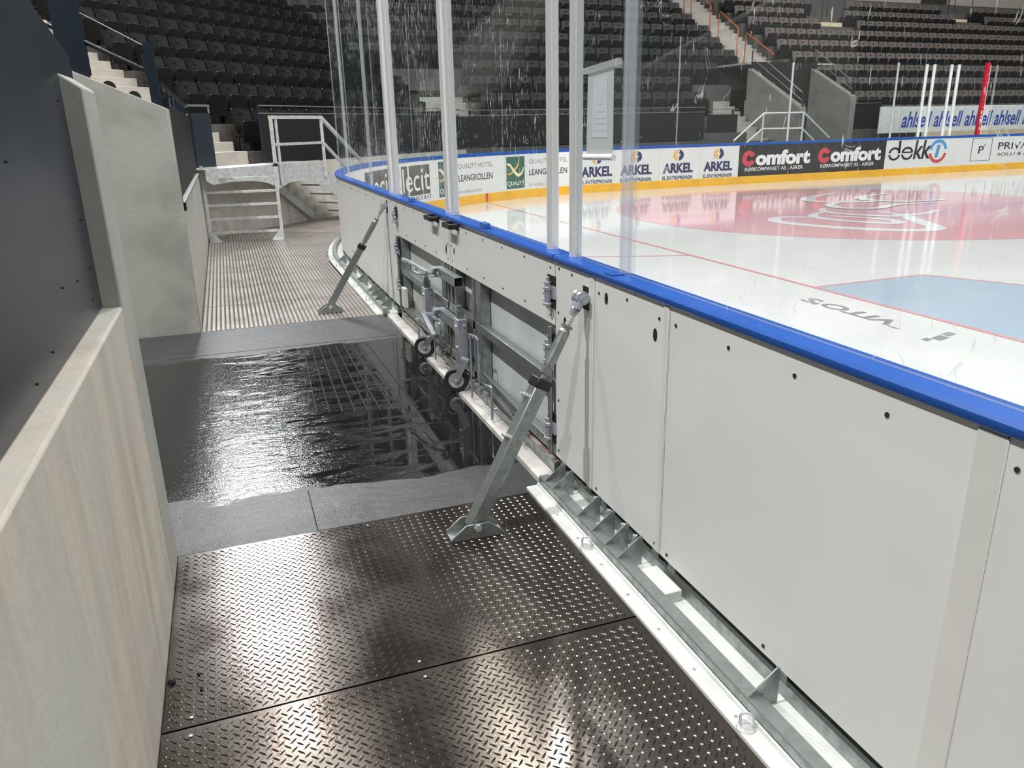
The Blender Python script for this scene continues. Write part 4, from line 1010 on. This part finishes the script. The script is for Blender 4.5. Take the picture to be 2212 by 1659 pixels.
stand_fence('stand_fence', CS, CN, 11.08, 18.3, 10.08, 1.09, 2.085, 'black panel fence with grey top rail in front of the corner seats')
stand_fence('stand_fence', FS, FN, 5.75, 14.75, 19.95, 1.12, 2.06, 'black panel fence in front of the left block of far seats')
stand_fence('stand_fence', FS, FN, 15.3, 16.4, 20.5, 1.05, 2.0, 'short dark fence behind the white railing, beside the tunnel', .9)
stand_fence('stand_fence', FS, FN, 20.7, 21.9, 20.1, 1.18, 2.25, 'navy fence panel right of the concrete tunnel wall', 1.1)
# steel barrier across the corridor
t = thing('barrier_gate', 'galvanised barrier with five horizontal rails across the end of the corridor', 'barrier', (.23, 13.2, 0))
m = MB(); m.box(-.345, -.295, 13.22, 13.27, .0, 1.165); m.build('barrier_post', galv_l, t)
m = MB(); m.box(.735, .785, 13.10, 13.15, .0, 1.12); m.build('barrier_post', galv_l, t)
for z in (.155, .37, .58, .78, .985):
    m = MB(); m.prism([(-.30, 13.23, z-.035), (-.30, 13.26, z-.035), (-.30, 13.29, z), (-.30, 13.23, z)], (1.04, -.12, 0)); m.build('barrier_rail', galv_l, t)
for x, y, s in ((-.32, 13.21, 1), (.76, 13.09, -1)):
    m = MB(); m.prism([(x, y, .004), (x+.16*s, y-.02*s, .004), (x+.14*s, y-.02*s, .03), (x+.03*s, y, .16), (x, y, .16)], (0, .006, 0)); m.box(min(x, x+.16*s), max(x, x+.16*s), y-.07, y+.05, .0, .006); m.build('foot_plate', galv_l, t)
# galvanised stair unit leading over to the stand
t = thing('steel_stair', 'galvanised steel stair with arched side plate and pipe handrails below the corner seats', 'stair', tuple(CS(10.9, 9.6)))
def side(n, col, name, pts):
    m = MB(); m.prism([CS(u, n, z) for u, z in pts], CN*.008); m.build(name, col, t)
side(9.4, galv_l, 'arched_side_plate', [(9.02, .95), (9.02, 1.12), (10.43, 1.12), (10.52, 1.10), (10.70, 1.11), (11.70, 1.10), (11.82, 1.02), (12.3, .73), (13.0, .30), (13.35, .02), (13.1, .02), (12.6, .20), (12.25, .405), (11.955, .586), (11.646, .728), (11.45, .785), (11.289, .811), (11.08, .815), (10.883, .798), (10.75, .76), (10.60, .71), (10.541, .767), (10.322, .837), (10.018, .889), (9.556, .906), (9.15, .885)])
m = MB()
for i in range(12): q = CS(10.55+.105*i+(.0), 9.39, .93-.012*abs(i-6)); m.cyl(q, q+CN*-.006, .010, n=8)
m.build('plate_bolt', bolt_m, t)
side(9.98, galv_l, 'rear_side_plate', [(10.9, .86), (11.2, .64), (12.08, .05), (12.3, .05), (11.35, .72), (11.2, .95)])
m = MB(); m.prism([CS(9.02, 9.41, 1.09), CS(11.78, 9.41, 1.09), CS(11.78, 10.06, 1.09), CS(9.02, 10.06, 1.09)], (0, 0, .03)); m.build('landing_grate', galv_l, t)
for i, (u, z) in enumerate(((11.62, .885), (11.86, .70), (12.10, .52), (12.34, .335), (12.58, .16))):
    m = MB(); m.prism([CS(u, 9.42, z-.03), CS(u+.28, 9.42, z-.03), CS(u+.28, 9.98, z-.03), CS(u, 9.98, z-.03)], (0, 0, .03)); m.build('tread', galv_l, t)
def rail(pts, r=.03, name='handrail'):
    m = MB()
    for a, b in zip(pts[:-1], pts[1:]): m.bar(a, b, r*2, r*2)
    m.build(name, galv_l, t)
rail([CS(10.56, 9.38, .74), CS(10.56, 9.38, 1.88)], .03, 'handrail_post'); rail([CS(10.68, 9.38, .78), CS(10.68, 9.38, 1.88)], .022, 'handrail_post'); rail([CS(11.87, 9.38, .84), CS(11.87, 9.38, 1.88)], .026, 'handrail_post')
rail([CS(10.53, 9.38, 1.875), CS(11.87, 9.38, 1.875), CS(13.3, 9.38, .85)], .027); rail([CS(10.60, 9.38, 1.44), CS(11.87, 9.38, 1.44), CS(13.2, 9.38, .45)], .022, 'middle_rail')
m = MB(); m.bar(CS(10.56, 9.38, 1.09), CS(10.56, 9.38, 1.14), .066, .066); m.build('black_sleeve', black_m, t)

# railings in the far stand
t = thing('white_railing', 'white pipe railing of the steps in front of the tunnel of the far stand', 'railing', tuple(FS(17.3, 19.3, 0)))
def wr(pts, r=.028, name='rail'):
    m = MB()
    for a, b in zip(pts[:-1], pts[1:]): m.cyl(a, b, r, n=10)
    m.build(name, white_paint, t)
n = 19.3
wr([FS(15.35, n, 1.10), FS(16.39, n, 1.85), FS(17.9, n, 1.855), FS(19.0, n, 1.10)]); wr([FS(15.75, n, .98), FS(16.37, n, 1.415), FS(17.88, n, 1.40), FS(18.5, n, .95)])
wr([FS(16.38, n, 0), FS(16.38, n, 1.85)], .028, 'rail_post'); wr([FS(17.89, n, 0), FS(17.89, n, 1.85)], .028, 'rail_post')
for i, (na, nb, la) in enumerate(((23.85, 25.1, 'lowest'), (25.56, 26.75, 'second from below'), (27.3, 28.6, 'third from below'), (29.1, 30.4, 'highest'))):
    zs = lambda q: 3.45+.02+(q-24.55)*FR_/FP
    t = thing('orange_handrail', 'orange pipe handrail on the pale upper stairs, %s of the four' % la, 'handrail', tuple(FS(20.25, na, zs(na)-.1)), 'orange handrails of the upper stairs')
    m = MB(); r = .024
    if i: m.tube([FS(20.2, na, zs(na)-.15), FS(20.2, na, zs(na)+.86), FS(20.2, na+.05, zs(na)+.93), FS(20.2, nb-.05, zs(nb)+.91), FS(20.2, nb, zs(nb)+.86), FS(20.2, nb, zs(nb)-.15)], r, 8)
    else: m.tube([FS(20.2, na-.35, 3.86), FS(20.2, nb-.05, zs(nb)+.93), FS(20.2, nb, zs(nb)+.86), FS(20.2, nb, zs(nb)-.15)], r, 8)
    m.build('handrail_pipe', orange_m, t)
for u, lab in ((VU0+.11, 'left'), (VU1+.11, 'right')):
    na = 19.4 if u < 19 else 20.1
    t = thing('tunnel_handrail', 'grey double handrail above the %s concrete wall of the tunnel' % lab, 'handrail', tuple(FS(u, na, 2.0)), 'handrails above the tunnel walls')
    zz = lambda q: 3.28-(21.9-q)*.516
    m = MB(); m.tube([FS(u, na, zz(na)+.42), FS(u, 21.9, zz(21.9)+.60)], .016, 8); m.build('upper_pipe', galv, t)
    m = MB(); m.tube([FS(u, na, zz(na)+.20), FS(u, 21.9, zz(21.9)+.32)], .012, 8); m.build('lower_pipe', galv, t)
    for q in (na, 21.85):
        m = MB(); m.tube([FS(u, q, zz(q)-.02), FS(u, q, zz(q)+.55)], .02, 8); m.build('handrail_post', black_m, t)
t = thing('portal_railing', 'black railing beside the left doorway at the top of the far stand', 'railing', tuple(FS(26.5, 27.3, 5.2)))
for u in (25.75, 26.9): 
    m = MB(); m.tube([FS(u, 27.25, 5.2), FS(u, 27.25, 6.4), FS(u, 28.2, 6.9), FS(u, 28.2, 5.4)], .02, 8); m.build('railing_loop', black_m, t)
t = thing('portal_railing', 'black railing beside the right doorway at the top of the far stand', 'railing', tuple(FS(35.2, 28.4, 5.7)))
for u in (34.35, 35.9):
    m = MB(); m.tube([FS(u, 28.35, 5.7), FS(u, 28.35, 6.9), FS(u, 29.3, 7.4), FS(u, 29.3, 5.9)], .02, 8); m.build('railing_loop', black_m, t)

# ================================================================ SEATS
def seat_geo():
    back, pan, brk, num = MB(), MB(), MB(), MB()
    # backrest: a curved shell with rounded top corners, tilted back
    def shell(mb, w, z0, z1, y0, tilt, th, r, dish, nx=8, nz=9):
        g = []
        for j in range(nz+1):
            v = 1-(1-j/nz)**2.4 if nz > 7 else 1-(1-j/nz)**2; z = z0+(z1-z0)*v
            top = z1-z; ww = w/2
            if top < r: ww = w/2-r+math.sqrt(max(0, r*r-(r-top)**2))*.999
            if v < .12: ww *= .93
            g.append([(ww*(2*i/nx-1), y0+tilt*v+dish*(1-(2*i/nx-1)**2), z) for i in range(nx+1)])
        f = [p for row in g for p in row]; b = [(x, y+th, z) for x, y, z in f]; n = len(f); W_ = nx+1; fs = []
        for j in range(nz):
            for i in range(nx):
                a = j*W_+i; fs += [(a, a+1, a+W_+1, a+W_), (n+a, n+a+W_, n+a+W_+1, n+a+1)]
        for i in range(nx): fs += [(i, n+i, n+i+1, i+1), (nz*W_+i, nz*W_+i+1, n+nz*W_+i+1, n+nz*W_+i)]
        for j in range(nz): fs += [(j*W_, (j+1)*W_, n+(j+1)*W_, n+j*W_), (j*W_+nx, n+j*W_+nx, n+(j+1)*W_+nx, (j+1)*W_+nx)]
        mb.add(f+b, fs)
    shell(back, .468, .31, .75, -.09, .09, .028, .055, .022)
    shell(pan, .42, .15, .53, -.20, -.035, .05, .06, .012, 6, 6)
    num.box(-.035, .035, -.022, -.015, .645, .675)
    brk.box(-.25, .25, -.10, -.05, .24, .29); brk.box(-.25, -.215, -.12, .0, .0, .27); brk.box(.215, .25, -.12, .0, .0, .27)
    brk.cyl((-.235, -.17, .27), (-.235, -.12, .27), .016, n=6); brk.cyl((.235, -.17, .27), (.235, -.12, .27), .016, n=6)
    return back, pan, brk, num
def seat_parts(mat, label, loc, group):
    t = thing('stadium_seat', label, 'seat', (0, 0, 0), group)
    b, p, k, n = seat_geo()
    bo = b.build('backrest', mat, t, bevel=.006); ORG[bo.name] = Vector((0, 0, 0)); n.build('number_plate', plate_m, bo); p.build('seat_pan', mat, t, bevel=.006); k.build('bracket', black_m, t)
    index_kids(); return t
CA = math.pi/4
proto = None; NSEAT = 0
ROWS = ['front', 'second', 'third', 'fourth', 'fifth', 'sixth', 'seventh', 'eighth', 'ninth', 'tenth', 'eleventh']
SW = .515
ph = {-1: 11.36, 0: 11.06, 1: 11.21, 2: 11.204, 3: 11.36}
for k in range(-1, 10):
    j = 0; u = ph.get(k, 11.2)
    while u < c_end(k)-.2:
        p = CS(u, CN0+CP*k, CZB+CR_*k-.75)
        j += 1
        if seen(p+V(0, 0, .5)) and j < 29:
            lab = 'black tip-up seat, %s from the aisle in the %s row of the corner stand' % (ORD[j], ROWS[k+1])
            if proto is None: proto = seat_parts(seat_m, lab, p, 'seats of the corner stand'); proto.location = p; proto.rotation_euler = (0, 0, CA)
            else: dup(proto, p, CA, lab, 'seats of the corner stand')
            NSEAT += 1
        u += SW
# single-mesh seats for the far stand, where the parts are only a few pixels
b, p, k_, n_ = seat_geo(); fm = MB()
for g, mi in ((b, 0), (p, 1), (k_, 1), (n_, 1)): fm.add(g.v, g.f, mi)
def far_rows(k):
    out = [('left', 8.32 if k < 3 else 6.0-.5*k, 16.2 if k < 2 else (17.5 if k < 3 else 19.3))]
    out.append(('right', (22.0 if k < 2 else (20.9 if k < 3 else 21.75)), 42.0))
    return out
fph = {0: 26.6, 1: 27.6, 2: 23.1, 3: 24.0, 4: 24.5, 5: 27.2}
FMESH = {}; fproto = None; rest = MB(); far_seats = []
for k in range(-1, 9):
    for side_, ua, ub in far_rows(k):
        ph0 = fph.get(k, 25.0); u = ph0-SW*math.floor((ph0-ua)/SW); j = 0
        while u < ub:
            j += 1; p = FS(u, FN0+FP*k, FZB+FR_*k-.75)
            n = FN0+FP*k
            blocked = (25.5 < u < 27.5 and k in (6, 7)) or (34.1 < u < 36.2 and k in (7, 8)) or (26.4 < u < 28.4 and k >= 8) or (side_ == 'left' and k < 0 and u > 14.6)
            if seen(p+V(0, 0, .5), 10, 10) and not blocked: far_seats.append((side_, k, j, u, p))
            u += SW
def place_far(side_, k, j, u, p):
    global fproto
    where = 'left of the orange handrails' if side_ == 'left' else 'right of the orange handrails'
    lab = 'dark far seat, %s from the left in the %s row %s' % (ORD[j] if j < 29 else 'number %d' % j, ROWS[k+1], where)
    if fproto is None:
        fproto = fm.build('stadium_seat', [seat3_m, seat_m], None, at=(0, 0, 0)); tag(fproto, lab, 'seat', 'seats of the far stand, left block'); o = fproto
    else:
        o = fproto.copy(); COL.objects.link(o); o['label'] = lab
        if side_ == 'right':
            if 'r' not in FMESH: FMESH['r'] = fproto.data.copy(); FMESH['r'].materials[0] = seat2_m
            o.data = FMESH['r']
    o.location = p; o.rotation_euler = (0, 0, math.atan2(FU.y, FU.x)); o['group'] = 'seats of the far stand, %s block' % side_
far_seats.sort(key=lambda q: (q[4]-V(0, 0, CAMH)).length)
budget = 300-NSEAT
for q in far_seats[:budget]: place_far(*q)
ca, sa = FU.x, FU.y
for side_, k, j, u, p in far_seats[budget:]:
    base = len(rest.v)
    rest.v += [(p.x+ca*x-sa*y, p.y+sa*x+ca*y, p.z+z) for x, y, z in fm.v]
    rest.f += [tuple(i+base for i in f) for f in fm.f]; rest.mi += [2 if q == 0 and side_ == 'left' else q for q in fm.mi]
if rest.v:
    o = rest.build('stadium_seats', [seat2_m, seat_m, seat3_m], None, recalc=False); tag(o, 'mass of dark tip-up seats in the far stand, the more distant ones', 'seats', kind='stuff')
print('SEATS', NSEAT, len(far_seats))
# crumbs of dark dirt on the chequered plate by the wall
for i, (x, y, r) in enumerate(((-.36, 2.28, .012), (-.28, 2.29, .006), (-.27, 2.21, .005))):
    m = MB(); n = 7
    m.lathe([(0, 0), (r, 0), (r*1.05, r*.5), (r*.6, r*1.1), (0, r*1.2)], (x, y, .001), (0, 0, 1), n)
    tag(m.build('dirt_crumb', rub_m, smooth=False), ['black lump of dirt on the chequered plate against the concrete wall', 'black crumb on the chequered plate, farther one right of the lump', 'black crumb on the chequered plate, nearer one right of the lump'][i], 'crumb')
